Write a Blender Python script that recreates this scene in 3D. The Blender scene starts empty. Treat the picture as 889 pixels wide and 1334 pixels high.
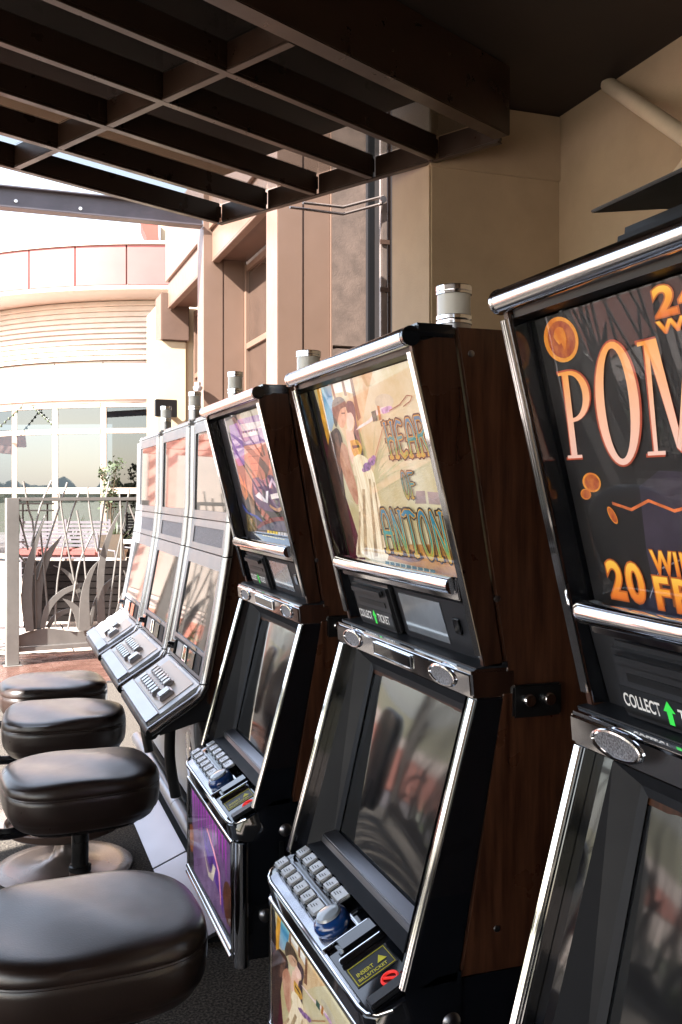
import bpy, bmesh, math, random
from mathutils import Vector, Matrix
R = math.radians
random.seed(7)
scene = bpy.context.scene
COL = scene.collection

# ------------------------------------------------------------------ camera, sky, sun, exposure
YAW, FPX, EYE, HOR = R(19.9), 1250.0, 1.45, 640.0        # row of machines runs along +Y
cam = bpy.data.cameras.new('camera'); camo = bpy.data.objects.new('camera', cam); COL.objects.link(camo)
camo.location = (0, 0, EYE); camo.rotation_euler = (R(90), 0, -YAW)
cam.sensor_fit = 'VERTICAL'; cam.sensor_height = 36.0; cam.lens = FPX / 1334.0 * 36.0
cam.shift_y = -(667.0 - HOR) / 1334.0
cam.clip_start = 0.02; cam.clip_end = 2000
scene.camera = camo
SUN_DIR = Vector((-0.75, -0.24, 0.62)).normalized()       # towards the sun
world = bpy.data.worlds.new('World'); scene.world = world; world.use_nodes = True
wn = world.node_tree; bg = wn.nodes['Background']
sky = wn.nodes.new('ShaderNodeTexSky'); sky.sky_type = 'NISHITA'; sky.sun_disc = False
sky.sun_elevation = math.asin(SUN_DIR.z); sky.sun_rotation = math.atan2(SUN_DIR.x, SUN_DIR.y)
sky.air_density = 1.0; sky.dust_density = 1.5; sky.ozone_density = 1.0
veil = wn.nodes.new('ShaderNodeMixRGB'); veil.inputs[0].default_value = 0.7; veil.inputs[2].default_value = (1.45, 1.50, 1.58, 1)   # thin even haze over the whole sky
wn.links.new(sky.outputs[0], veil.inputs[1]); wn.links.new(veil.outputs[0], bg.inputs[0]); bg.inputs[1].default_value = 0.15
sl = bpy.data.lights.new('sun', 'SUN'); sl.energy = 4.2; sl.angle = R(0.5); sl.color = (1.0, 0.95, 0.88)
slo = bpy.data.objects.new('sun', sl); COL.objects.link(slo)
slo.rotation_euler = (-SUN_DIR).to_track_quat('-Z', 'Y').to_euler()
scene.view_settings.view_transform = 'Standard'; scene.view_settings.look = 'None'
scene.view_settings.exposure = 3.0; scene.view_settings.gamma = 1.0
scene.view_settings.use_curve_mapping = False
scene.render.engine = 'CYCLES'
cy = scene.cycles
cy.max_bounces = 10; cy.diffuse_bounces = 5; cy.glossy_bounces = 6; cy.transparent_max_bounces = 12
cy.sample_clamp_indirect = 6.0; cy.use_denoising = True; cy.caustics_reflective = False; cy.caustics_refractive = False
cy.blur_glossy = 0.6

CA, SA = math.cos(YAW), math.sin(YAW)
def ray(px, py):
    xc, up = (px - 444.5) / FPX, (HOR - py) / FPX
    return Vector((xc * CA + SA, -xc * SA + CA, up))
def atz(px, py, depth):                                   # point at a distance along the view axis
    return Vector((0, 0, EYE)) + ray(px, py) * depth
def aty(px, py, Y):
    r = ray(px, py); return Vector((0, 0, EYE)) + r * (Y / r.y)
def atx(px, py, X):
    r = ray(px, py); return Vector((0, 0, EYE)) + r * (X / r.x)

# ------------------------------------------------------------------ materials
MATS = {}
def mat(name, col, rough=0.5, metal=0.0, noise=0.0, nscale=20.0, stretch=(1, 1, 1), bump=0.0, bscale=None, coat=0.0,
        col2=None, ior=1.5, emit=0.0, rnoise=0.0, grain=None, detail=6.0, coord='Object', spec=0.5, nlo=0.35, nhi=0.65):
    if name in MATS: return MATS[name]
    m = bpy.data.materials.new(name); m.use_nodes = True; nt = m.node_tree; N = nt.nodes; L = nt.links
    p = N['Principled BSDF']; c = (*col, 1)
    p.inputs['Base Color'].default_value = c; p.inputs['Roughness'].default_value = rough
    p.inputs['Metallic'].default_value = metal; p.inputs['IOR'].default_value = ior
    p.inputs['Specular IOR Level'].default_value = spec
    p.inputs['Coat Weight'].default_value = coat; p.inputs['Coat Roughness'].default_value = 0.03 if name != 'brown_leather' else 0.30
    tc = N.new('ShaderNodeTexCoord'); mp = N.new('ShaderNodeMapping'); mp.inputs['Scale'].default_value = stretch
    L.new(tc.outputs[coord], mp.inputs[0])
    src = None
    if noise > 0 or col2 is not None:
        nz = N.new('ShaderNodeTexNoise'); nz.inputs['Scale'].default_value = nscale; nz.inputs['Detail'].default_value = detail
        nz.inputs['Roughness'].default_value = 0.62
        L.new(mp.outputs[0], nz.inputs['Vector'])
        rp = N.new('ShaderNodeValToRGB'); rp.color_ramp.elements[0].position = nlo; rp.color_ramp.elements[1].position = nhi
        c2 = col2 if col2 is not None else tuple(min(1, v * (1 + noise)) for v in col)
        c1 = col if col2 is not None else tuple(v * (1 - noise) for v in col)
        rp.color_ramp.elements[0].color = (*c1, 1); rp.color_ramp.elements[1].color = (*c2, 1)
        L.new(nz.outputs['Fac'], rp.inputs[0]); src = rp.outputs[0]
        L.new(src, p.inputs['Base Color'])
    if rnoise > 0:
        n2 = N.new('ShaderNodeTexNoise'); n2.inputs['Scale'].default_value = 9; n2.inputs['Detail'].default_value = 5
        L.new(tc.outputs[coord], n2.inputs['Vector'])
        mr = N.new('ShaderNodeMapRange'); mr.inputs['From Min'].default_value = 0.3; mr.inputs['From Max'].default_value = 0.7
        mr.inputs['To Min'].default_value = max(0.01, rough - rnoise); mr.inputs['To Max'].default_value = rough + rnoise
        L.new(n2.outputs['Fac'], mr.inputs[0]); L.new(mr.outputs[0], p.inputs['Roughness'])
    if bump > 0:
        b = N.new('ShaderNodeBump'); b.inputs['Strength'].default_value = bump; b.inputs['Distance'].default_value = 0.003
        n3 = N.new('ShaderNodeTexNoise'); n3.inputs['Scale'].default_value = bscale or nscale; n3.inputs['Detail'].default_value = 8
        L.new(mp.outputs[0], n3.inputs['Vector']); L.new(n3.outputs['Fac'], b.inputs['Height'])
        L.new(b.outputs[0], p.inputs['Normal'])
    if emit > 0:
        if src is not None: L.new(src, p.inputs['Emission Color'])
        else: p.inputs['Emission Color'].default_value = c
        p.inputs['Emission Strength'].default_value = emit
    MATS[name] = m; return m

chrome = mat('chrome', (0.78, 0.79, 0.82), 0.07, 1.0, rnoise=0.03, bump=0.02, bscale=14)
bar_chrome = mat('bar_chrome', (0.90, 0.90, 0.92), 0.13, 1.0, rnoise=0.02)
steel = mat('brushed_steel', (0.36, 0.36, 0.39), 0.30, 1.0, rnoise=0.025)
black_gloss = mat('black_gloss', (0.006, 0.007, 0.010), 0.06, coat=0.6, rnoise=0.03)
black_satin = mat('black_satin', (0.006, 0.006, 0.007), 0.40, rnoise=0.05, spec=0.35)
charcoal = mat('charcoal_plastic', (0.018, 0.019, 0.023), 0.38, bump=0.05, bscale=400)
bezel_m = mat('bezel_grey', (0.012, 0.0135, 0.018), 0.50, spec=0.22, bump=0.05, bscale=300, rnoise=0.06)
wood_m = mat('dark_wood', (0.028, 0.0095, 0.005), 0.34, col2=(0.080, 0.031, 0.016), nscale=7, stretch=(14, 14, 1.0), rnoise=0.08, bump=0.06)
wood_d = mat('dark_wood_edge', (0.022, 0.0085, 0.005), 0.30, col2=(0.058, 0.024, 0.014), nscale=7, stretch=(14, 14, 1.0), rnoise=0.08)
screen_m = mat('monitor_glass', (0.012, 0.0135, 0.016), 0.06, noise=0.3, nscale=3, rnoise=0.025, ior=1.6)
lcd_m = mat('small_display', (0.16, 0.18, 0.21), 0.12, coat=0.5, noise=0.15, nscale=9)
mirror_screen = mat('touch_screen', (0.010, 0.011, 0.013), 0.03, coat=0.4, ior=1.55, rnoise=0.01)
silver = mat('silver_plastic', (0.30, 0.31, 0.34), 0.34, 0.45, rnoise=0.06, bump=0.03, bscale=500)
silver_l = mat('pale_silver_plastic', (0.52, 0.53, 0.55), 0.32, 0.30, rnoise=0.06)
bronze_trim = mat('pewter_trim', (0.33, 0.32, 0.33), 0.20, 0.9, rnoise=0.06)
white_btn = mat('button_white', (0.62, 0.63, 0.66), 0.16, coat=0.4, noise=0.12, nscale=60)
blue_btn = mat('button_blue', (0.006, 0.05, 0.22), 0.08, coat=1.0)
clear_cap = mat('button_cap', (0.35, 0.40, 0.46), 0.08, coat=1.0)
leather = mat('brown_leather', (0.026, 0.0145, 0.0115), 0.36, coat=0.8, noise=0.25, nscale=5, bump=0.16, bscale=260, rnoise=0.09)
pole_m = mat('black_pole', (0.012, 0.011, 0.011), 0.25, rnoise=0.05)
bronze = mat('bronze_paint', (0.085, 0.052, 0.040), 0.30, 0.25, rnoise=0.08)
bronze_l = mat('worn_bronze_base', (0.27, 0.215, 0.19), 0.24, 0.6, rnoise=0.03, noise=0.12, nscale=5)
carpet_m = mat('carpet', (0.018, 0.014, 0.012), 0.95, col2=(0.17, 0.145, 0.12), nscale=130, bump=0.6, bscale=230, detail=3, nlo=0.42, nhi=0.66)
redcon = mat('stained_concrete', (0.085, 0.040, 0.030), 0.26, col2=(0.135, 0.072, 0.057), nscale=4, bump=0.05, bscale=60, rnoise=0.12, detail=9)
patio_m = mat('patio_paving', (0.36, 0.28, 0.235), 0.7, col2=(0.52, 0.44, 0.39), nscale=3, bump=0.25, bscale=45)
ground_m = mat('dry_ground', (0.20, 0.16, 0.11), 0.9, col2=(0.16, 0.17, 0.09), nscale=0.3)
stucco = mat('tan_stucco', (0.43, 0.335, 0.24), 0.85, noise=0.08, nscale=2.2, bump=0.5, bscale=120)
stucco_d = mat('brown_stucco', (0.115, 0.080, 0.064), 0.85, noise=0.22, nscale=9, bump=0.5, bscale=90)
cream = mat('cream_stucco', (0.50, 0.41, 0.28), 0.8, noise=0.06, nscale=2, bump=0.2, bscale=80)
clad = mat('copper_cladding', (0.172, 0.110, 0.082), 0.36, 0.15, noise=0.06, nscale=1.5, rnoise=0.05)
clad_d = mat('copper_cladding_joint', (0.17, 0.09, 0.065), 0.5)
soffit_m = mat('brown_soffit', (0.115, 0.070, 0.052), 0.5, noise=0.1, nscale=3)
beam_m = mat('pergola_brown', (0.030, 0.0165, 0.011), 0.34, 0.1, noise=0.15, nscale=6, rnoise=0.08)
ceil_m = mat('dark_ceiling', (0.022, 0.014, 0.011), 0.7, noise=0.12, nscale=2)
roofglass = mat('tinted_roof_glass', (0.006, 0.005, 0.005), 0.03, ior=1.7, rnoise=0.015)
greysteel = mat('grey_steel_beam', (0.075, 0.065, 0.075), 0.45, 0.2, noise=0.15, nscale=4)
pinkband = mat('rose_panel', (0.24, 0.075, 0.070), 0.45, noise=0.08, nscale=1.2)
redroof = mat('red_paint', (0.26, 0.030, 0.016), 0.5, noise=0.12, nscale=3)
white_m = mat('white_louvre', (0.74, 0.72, 0.68), 0.5, noise=0.05, nscale=3)
panel_w = mat('white_panel', (0.44, 0.40, 0.36), 0.55, noise=0.04, nscale=2)
mull_m = mat('tan_mullion', (0.40, 0.33, 0.27), 0.45)
fence_m = mat('taupe_metal', (0.185, 0.172, 0.160), 0.5, 0.15, noise=0.1, nscale=6, rnoise=0.07)
pipe_m = mat('cream_pipe', (0.62, 0.54, 0.43), 0.5, noise=0.06, nscale=8)
bracket_m = mat('bronze_rail', (0.16, 0.085, 0.055), 0.3, 0.6)
leaf_m = mat('leaf_green', (0.045, 0.085, 0.022), 0.5, col2=(0.11, 0.15, 0.045), nscale=3)
leaf_d = mat('leaf_dark', (0.02, 0.035, 0.015), 0.5, col2=(0.05, 0.07, 0.03), nscale=3)
wood_far = mat('far_foliage', (0.045, 0.05, 0.02), 0.9, col2=(0.11, 0.10, 0.05), nscale=0.6)
cush_m = mat('red_cushion', (0.16, 0.052, 0.047), 0.85, noise=0.15, nscale=30, bump=0.3, bscale=300)
slat_m = mat('grey_bench_slat', (0.10, 0.095, 0.11), 0.5, noise=0.15, nscale=10)
dark_slat = mat('dark_bench_slat', (0.007, 0.005, 0.0045), 0.6, noise=0.2, nscale=10, spec=0.12)
curtain_m = mat('brown_curtain', (0.055, 0.038, 0.022), 0.85, noise=0.2, nscale=8, stretch=(6, 6, 0.4))
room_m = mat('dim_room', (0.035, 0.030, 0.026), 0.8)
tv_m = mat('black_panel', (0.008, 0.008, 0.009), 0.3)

def glass_mat(name, tint, refl):
    m = bpy.data.materials.new(name); m.use_nodes = True; nt = m.node_tree; N = nt.nodes; L = nt.links
    N.remove(N['Principled BSDF'])
    t = N.new('ShaderNodeBsdfTransparent'); t.inputs[0].default_value = (*tint, 1)
    g = N.new('ShaderNodeBsdfGlossy'); g.inputs['Roughness'].default_value = 0.01; g.inputs[0].default_value = (0.90, 0.95, 1, 1)
    f = N.new('ShaderNodeFresnel'); f.inputs[0].default_value = refl
    ge = N.new('ShaderNodeNewGeometry'); mu = N.new('ShaderNodeMath'); mu.operation = 'MULTIPLY_ADD'   # no inner mirror at the rear face
    mu.inputs[1].default_value = -1.0; mu.inputs[2].default_value = 1.0; L.new(ge.outputs['Backfacing'], mu.inputs[0])
    m2 = N.new('ShaderNodeMath'); m2.operation = 'MULTIPLY'; L.new(f.outputs[0], m2.inputs[0]); L.new(mu.outputs[0], m2.inputs[1])
    mx = N.new('ShaderNodeMixShader'); L.new(m2.outputs[0], mx.inputs[0]); L.new(t.outputs[0], mx.inputs[1]); L.new(g.outputs[0], mx.inputs[2])
    L.new(mx.outputs[0], N['Material Output'].inputs[0]); return m
window_glass = glass_mat('window_glass', (0.30, 0.33, 0.36), 2.15)
pane_glass = glass_mat('roof_pane_glass', (0.75, 0.75, 0.74), 1.6)
art_glass = glass_mat('art_glass', (0.97, 0.97, 0.97), 1.28)
lamp_glass = mat('lamp_white_lens', (0.62, 0.62, 0.60), 0.25, coat=0.5)

# ------------------------------------------------------------------ mesh helpers
W0 = {}
def root(name, loc, label, cat, group=None, rz=0.0):
    o = bpy.data.objects.new(name, None); COL.objects.link(o); o.location = loc; o.rotation_euler = (0, 0, rz)
    o.empty_display_size = 0.1
    o['label'] = label; o['category'] = cat
    if group: o['group'] = group
    W0[o] = (Vector(loc), rz)
    return o
def worldof(o):
    if o in W0: return W0[o]
    return W0.setdefault(o, (Vector((0, 0, 0)), 0.0))
def finish(name, bm, m, parent=None, smooth=False, angle=35, local=False):
    """bm is in world coordinates (or the parent's own when local)"""
    me = bpy.data.meshes.new(name); bm.normal_update(); bm.to_mesh(me); bm.free()
    if smooth:
        for p in me.polygons: p.use_smooth = True
        try: me.set_sharp_from_angle(angle=R(angle))
        except Exception: pass
    o = bpy.data.objects.new(name, me); COL.objects.link(o); me.materials.append(m)
    if parent is not None:
        o.parent = parent
        if local: W0[o] = (Vector((0, 0, 0)), 0)
        else:
            w, rz = worldof(parent)
            mt = Matrix.Translation(w) @ Matrix.Rotation(rz, 4, 'Z')
            me.transform(mt.inverted()); W0[o] = (w, rz)
    else:
        W0[o] = (Vector((0, 0, 0)), 0)
    return o
def bm_box(bm, a, b, bev=0.0):
    x0, y0, z0 = a; x1, y1, z1 = b
    vs = [bm.verts.new(p) for p in ((x0, y0, z0), (x1, y0, z0), (x1, y1, z0), (x0, y1, z0), (x0, y0, z1), (x1, y0, z1), (x1, y1, z1), (x0, y1, z1))]
    fs = [bm.faces.new([vs[i] for i in f]) for f in ((3, 2, 1, 0), (4, 5, 6, 7), (0, 1, 5, 4), (1, 2, 6, 5), (2, 3, 7, 6), (3, 0, 4, 7))]
    if bev > 0:
        es = {e for f in fs for e in f.edges}
        bmesh.ops.bevel(bm, geom=list(es), offset=bev, segments=2, affect='EDGES', clamp_overlap=True)
def box(name, a, b, m, parent=None, bev=0.003, local=False):
    a, b = [min(p, q) for p, q in zip(a, b)], [max(p, q) for p, q in zip(a, b)]
    bm = bmesh.new(); bm_box(bm, a, b, bev); return finish(name, bm, m, parent, bev > 0, 50, local)
def obox(name, c, size, m, parent=None, bev=0.003, rz=0.0, ry=0.0, rx=0.0, local=False):
    bm = bmesh.new(); s = [v / 2 for v in size]
    bm_box(bm, (-s[0], -s[1], -s[2]), (s[0], s[1], s[2]), bev)
    bm.transform(Matrix.Translation(c) @ Matrix.Rotation(rz, 4, 'Z') @ Matrix.Rotation(ry, 4, 'Y') @ Matrix.Rotation(rx, 4, 'X'))
    return finish(name, bm, m, parent, bev > 0, 50, local)
def prism(name, pts, ext, m, parent=None, bev=0.0, local=False, smooth=False):
    """polygon (list of 3-D points) extruded along vector ext"""
    bm = bmesh.new(); e = Vector(ext)
    a = [bm.verts.new(Vector(p)) for p in pts]; b = [bm.verts.new(Vector(p) + e) for p in pts]
    n = len(pts)
    bm.faces.new(a[::-1]); bm.faces.new(b)
    for i in range(n): bm.faces.new((a[i], a[(i + 1) % n], b[(i + 1) % n], b[i]))
    bmesh.ops.recalc_face_normals(bm, faces=bm.faces)
    if bev > 0: bmesh.ops.bevel(bm, geom=list(bm.edges), offset=bev, segments=2, affect='EDGES', clamp_overlap=True)
    return finish(name, bm, m, parent, bev > 0 or smooth, 40, local)
def bm_tube(bm, pts, r, n=10, caps=True):
    pts = [Vector(p) for p in pts]; rings = []
    rs = r if isinstance(r, (list, tuple)) else [r] * len(pts)
    prev = None
    for i, p in enumerate(pts):
        if i == 0: t = pts[1] - p
        elif i == len(pts) - 1: t = p - pts[i - 1]
        else: t = (pts[i + 1] - p).normalized() + (p - pts[i - 1]).normalized()
        t.normalize()
        if prev is None:
            u = t.orthogonal().normalized()
        else:
            u = (prev - t * prev.dot(t)).normalized()
        prev = u; v = t.cross(u)
        rings.append([bm.verts.new(p + (u * math.cos(2 * math.pi * k / n) + v * math.sin(2 * math.pi * k / n)) * rs[i]) for k in range(n)])
    for a, b in zip(rings, rings[1:]):
        for k in range(n): bm.faces.new((a[k], a[(k + 1) % n], b[(k + 1) % n], b[k]))
    if caps: bm.faces.new(rings[0][::-1]); bm.faces.new(rings[-1])
def tube(name, pts, r, m, parent=None, n=12, local=False):
    bm = bmesh.new(); bm_tube(bm, pts, r, n); bmesh.ops.recalc_face_normals(bm, faces=bm.faces)
    return finish(name, bm, m, parent, True, 45, local)
def lathe(name, prof, c, m, parent=None, n=28, local=False, mtx=None, angle=40):
    bm = bmesh.new(); rings = []
    for r, z in prof:
        if r < 1e-6: rings.append([bm.verts.new((0, 0, z))])
        else: rings.append([bm.verts.new((r * math.cos(2 * math.pi * k / n), r * math.sin(2 * math.pi * k / n), z)) for k in range(n)])
    for a, b in zip(rings, rings[1:]):
        for k in range(n):
            k2 = (k + 1) % n
            if len(a) == 1 and len(b) == 1: continue
            if len(a) == 1: bm.faces.new((a[0], b[k2], b[k]))
            elif len(b) == 1: bm.faces.new((a[k], a[k2], b[0]))
            else: bm.faces.new((a[k], a[k2], b[k2], b[k]))
    bmesh.ops.recalc_face_normals(bm, faces=bm.faces)
    bm.transform(Matrix.Translation(c) @ (mtx or Matrix.Identity(4)))
    return finish(name, bm, m, parent, True, angle, local)
def arc2(pts, seg=8, closed=False):
    """Catmull-Rom through 2-D/3-D points"""
    P = [Vector(p) for p in pts]; out = []
    n = len(P)
    for i in range(n - 1):
        p0 = P[max(i - 1, 0)]; p1 = P[i]; p2 = P[i + 1]; p3 = P[min(i + 2, n - 1)]
        for k in range(seg):
            t = k / seg
            out.append(0.5 * ((2 * p1) + (p2 - p0) * t + (2 * p0 - 5 * p1 + 4 * p2 - p3) * t * t + (3 * p1 - p0 - 3 * p2 + p3) * t ** 3))
    out.append(P[-1]); return out
def struct(o):
    o['kind'] = 'structure'; return o
def tag(o, label, cat, group=None):
    o['label'] = label; o['category'] = cat
    if group: o['group'] = group
    return o

# ------------------------------------------------------------------ the setting: ground, floors
def sheet(name, pts, z, m, th=0.0):
    bm = bmesh.new(); bm.faces.new([bm.verts.new((x, y, z)) for x, y in pts])
    if bm.faces: bmesh.ops.recalc_face_normals(bm, faces=bm.faces)
    for f in bm.faces:
        if f.normal.z < 0: f.normal_flip()
    return struct(finish(name, bm, m))
sheet('ground', [(-900, -900), (900, -900), (900, 900), (-900, 900)], -0.03, ground_m)
sheet('patio', [(-14, -12), (14, -12), (14, 34), (-14, 34)], -0.02, patio_m)
sheet('carpet_floor', [(-4.4, -6), (2.6, -6), (2.6, 7.45), (-4.4, 7.45)], 0.0, carpet_m)
sheet('concrete_walkway', [(-4.4, 7.45), (2.6, 7.45), (2.6, 9.0), (-4.4, 9.0)], -0.004, redcon)
sheet('terracotta_bounce_ground', [(-9, 9.02), (-0.12, 9.02), (-0.12, 20.5), (-9, 20.5)], 0.010, mat('terracotta', (0.30, 0.085, 0.05), 0.6, col2=(0.40, 0.14, 0.09), nscale=3, bump=0.2, bscale=40))  # unseen red ground added for the screens' reflections and warm bounce
tag(box('threshold_strip', (-4.4, 7.43, 0.0), (2.6, 7.47, 0.008), steel, None, 0.002), 'thin metal strip along the carpet edge by the stained concrete', 'threshold strip')
# paving slabs beyond the fence
slabs = struct(box('patio_paving_bed', (-3.0, 9.02, -0.018), (6.0, 15.2, -0.014), stucco_d, None, 0))
slab_me = None
rnd = random.Random(3)
for i in range(10):
    for j in range(9):
        x, y = -2.6 + i * 0.66 + (0.33 if j % 2 else 0), 9.05 + j * 0.66
        o = obox('paving_slab', (x + 0.32, y + 0.32, -0.006), (0.645, 0.645, 0.012 + rnd.random() * 0.003), patio_m, slabs, 0.004, rz=rnd.uniform(-.006, .006))

# ------------------------------------------------------------------ the building on the right: pillars, walls, columns
GX0, XW = 1.906, 2.60                                      # front line of the columns, wall plane
CEIL = 3.28
pil = root('stucco_wall', (XW, 4.05, 0), 'tan stucco wall with a deep square pillar behind the machines', 'wall')
box('wall_panel', (XW, -6, 0), (XW + 0.3, 4.05, CEIL + 0.3), stucco, pil, 0)
box('pillar', (GX0, 4.05, 0), (XW + 0.3, 4.51, 4.6), stucco, pil, 0.01)
box('band', (GX0 - 0.004, 4.035, 2.96), (XW, 4.049, 3.275), stucco, pil, 0.003)
box('rear_wall', (-2.6, -6.3, 0), (XW + 0.3, -6.0, CEIL + 0.3), stucco, pil, 0)
for z in (1.56,):
    box('joint', (GX0 - 0.003, 4.06, z), (GX0 + 0.01, 4.50, z + 0.012), stucco_d, pil, 0)
# stone wing and recess between pillar and clad column
wing = root('stone_wing_wall', (2.45, 6.62, 0), 'rough brown stone wall strip between clad column and drainpipe', 'wall')
zz = [0, 1.05, 2.5, 4.6]
for a, b in zip(zz, zz[1:]):
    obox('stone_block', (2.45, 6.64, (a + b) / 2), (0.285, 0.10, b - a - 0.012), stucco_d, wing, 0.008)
box('backing', (2.30, 6.66, 0), (2.60, 6.75, 4.6), clad_d, wing, 0)
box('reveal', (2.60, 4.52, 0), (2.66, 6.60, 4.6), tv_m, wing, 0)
dp = root('drainpipe', (2.55, 6.05, 0), 'brown vertical drainpipe in the dark recess beside the tan pillar', 'drainpipe')
q = aty(500, 500, 5.6)
box('pipe', (q.x - 0.024, 5.58, 0), (q.x + 0.020, 5.62, 4.6), bronze_l, dp, 0.006)
q2 = aty(484, 500, 5.9)
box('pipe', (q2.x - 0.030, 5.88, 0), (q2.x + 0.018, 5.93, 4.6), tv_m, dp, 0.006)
box('channel', (q.x + 0.03, 5.60, 0), (q.x + 0.05, 5.64, 4.6), bronze, dp, 0.003)
for h in (1.9, 2.7, 3.0):
    box('clip', (q.x - 0.035, 5.57, h), (q.x + 0.032, 5.579, h + 0.03), bronze, dp, 0.002)
# two rods of a rail bracket
rb = root('rail_bracket', (2.0, 5.7, 2.9), 'pair of bent bronze rods reaching to the drainpipe under the pergola', 'bracket')
for (a, b, c) in (((378, 270), (447, 279), (499, 265)), ((395, 264), (447, 270), (500, 256))):
    tube('rod', [aty(*a, 5.45), aty(*b, 5.55), aty(*c, 5.56)], 0.009, bronze_l, rb, 8)
lathe('bolt', [(0, 0), (0.022, 0), (0.022, 0.012), (0, 0.014)], aty(499, 260, 5.55), steel, rb, 12, mtx=Matrix.Rotation(R(90), 4, 'X'))

def column(Y, label, top, split=None, mats=(clad, clad)):
    c = root('clad_column', (2.1, Y, 0), label, 'column')
    x = GX0
    w1 = 0.19
    box('panel', (x, Y, 0), (x + w1, Y + 0.30, top), mats[0], c, 0.004)
    box('panel', (x + w1 + 0.008, Y + 0.004, 0), (x + 0.40, Y + 0.296, top), mats[0], c, 0.004)
    box('joint_core', (x + 0.01, Y + 0.012, 0), (x + 0.39, Y + 0.29, top - 0.01), clad_d, c, 0)
    box('reveal_trim', (x + 0.40, Y - 0.01, 0), (x + 0.418, Y + 0.29, top), mats[1], c, 0.003)
    return c
cA = column(6.60, 'copper clad column nearest the pillar, bright edge toward the patio', 4.7)
cB = column(9.16, 'copper clad column where the long grey steel beam lands', 4.7)
cC = root('cream_column', (2.1, 11.7, 0), 'cream stucco column with brown upper block carrying a black speaker', 'column')
box('shaft', (GX0 - 0.05, 11.7, 0), (2.22, 12.1, 3.28), cream, cC, 0.01)
box('head_block', (GX0 + 0.0, 11.66, 3.285), (2.25, 12.1, 3.86), soffit_m, cC, 0.01)
box('side_wall', (2.23, 11.75, 0), (2.36, 12.1, 3.7), cream, cC, 0)
# beams with soffit between the columns
for (y0, y1, nm) in ((6.905, 9.155, 'copper beam with dark soffit between the two clad columns'), (9.465, 11.65, 'copper beam with dark soffit between clad and cream columns')):
    b = root('lintel_beam', (2.1, (y0 + y1) / 2, 3.68), nm, 'beam')
    box('fascia', (1.99, y0, 3.69), (2.05, y1, 4.7), clad, b, 0.004)
    box('fascia_lip', (1.955, y0, 3.98), (1.988, y1, 4.7), clad, b, 0.004)
    box('soffit', (2.052, y0, 3.70), (2.335, y1, 3.75), soffit_m, b, 0)
    box('bottom_trim', (1.985, y0, 3.665), (2.06, y1, 3.688), clad, b, 0.004)
# window wall parallel to the row, between the columns
def side_window(y0, y1, label):
    w = root('window_wall', (2.34, (y0 + y1) / 2, 0), label, 'window')
    ny = 2
    for k in range(ny + 1):
        yy = y0 + (y1 - y0) * k / ny
        box('mullion', (2.31, yy - 0.03, 0), (2.37, yy + 0.03, 3.66), clad, w, 0.004)
    for zc in (0.35, 2.86, 3.62):
        box('transom', (2.312, y0 + 0.03, zc - 0.03), (2.368, y1 - 0.03, zc + 0.03), clad, w, 0.004)
    for k in range(ny):
        a = y0 + (y1 - y0) * k / ny + 0.03; b_ = y0 + (y1 - y0) * (k + 1) / ny - 0.03
        for z0, z1 in ((0.38, 2.83), (2.89, 3.59)):
            box('pane', (2.34, a, z0), (2.348, b_, z1), soffit_m if False else side_glass, w, 0)
    return w
side_glass = mat('bronze_side_glass', (0.05, 0.032, 0.024), 0.08, noise=0.2, nscale=2, coat=0.3)
side_window(6.93, 9.13, 'tall bronze framed window between the two clad columns')
side_window(9.49, 11.68, 'bronze framed window beyond the farther clad column')
box_ = struct(box('building_core', (2.68, 4.6, 0), (6.5, 18.0, 4.7), stucco, None, 0))

# ------------------------------------------------------------------ pergola (bays turned against the row) and dark ceiling
PA = R(62.7)
E1 = Vector((math.sin(PA), math.cos(PA), 0)); E2 = Vector((-math.cos(PA), math.sin(PA), 0))
def pq(p, q, z): return E1 * p + E2 * q + Vector((0, 0, z))
PB = 2.98
perg = root('pergola', pq(0.5, 3.2, PB), 'dark brown steel pergola grid with tinted glass panes overhead', 'pergola')
def pbox(name, p0, p1, q0, q1, z0, z1, m, parent, bev=0.004):
    bm = bmesh.new(); bm_box(bm, (p0, q0, z0), (p1, q1, z1), bev)
    M = Matrix(((E1.x, E2.x, 0, 0), (E1.y, E2.y, 0, 0), (0, 0, 1, 0), (0, 0, 0, 1)))
    bm.transform(M); return finish(name, bm, m, parent, bev > 0, 50)
QS = [2.30 + 0.3835 * k for k in range(6)]; PS = [3.55 - 1.267 * k for k in range(6)]
for k, qv in enumerate(QS):
    w = 0.014
    if k > 0: pbox('rafter', PS[-1] + 0.02, PS[0] - 0.02, qv - w, qv + w, PB + 0.004, PB + 0.105, beam_m, perg)
pbox('edge_beam', PS[-1] + 0.02, PS[0] - 0.05, 2.255, 2.335, PB - 0.01, PB + 0.285, beam_m, perg)
for k, pv in enumerate(PS):
    for a, b in zip(QS, QS[1:]):
        pbox('cross_bar', pv - 0.012, pv + 0.012, a + (0.036 if a == QS[0] else 0.0145), b - 0.0145, PB, PB + 0.100, beam_m, perg)
    pbox('cross_flange', pv - 0.018, pv + 0.018, QS[0] + 0.04, QS[-1] + 0.018, PB - 0.008, PB - 0.001, beam_m, perg, 0.002)
for qv in QS[1:]:
    pbox('rafter_flange', PS[-1] + 0.03, PS[0] - 0.031, qv - 0.018, qv + 0.018, PB - 0.009, PB + 0.002, beam_m, perg, 0.002)
for k in range(5):
    for a, b in zip(QS, QS[1:]):
        pbox('glass_pane', PS[k + 1] + 0.002, PS[k] - 0.002, a + (0.04 if a == QS[0] else 0.002), b - 0.002, PB + 0.107, PB + 0.115, pane_glass, perg, 0)
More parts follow.
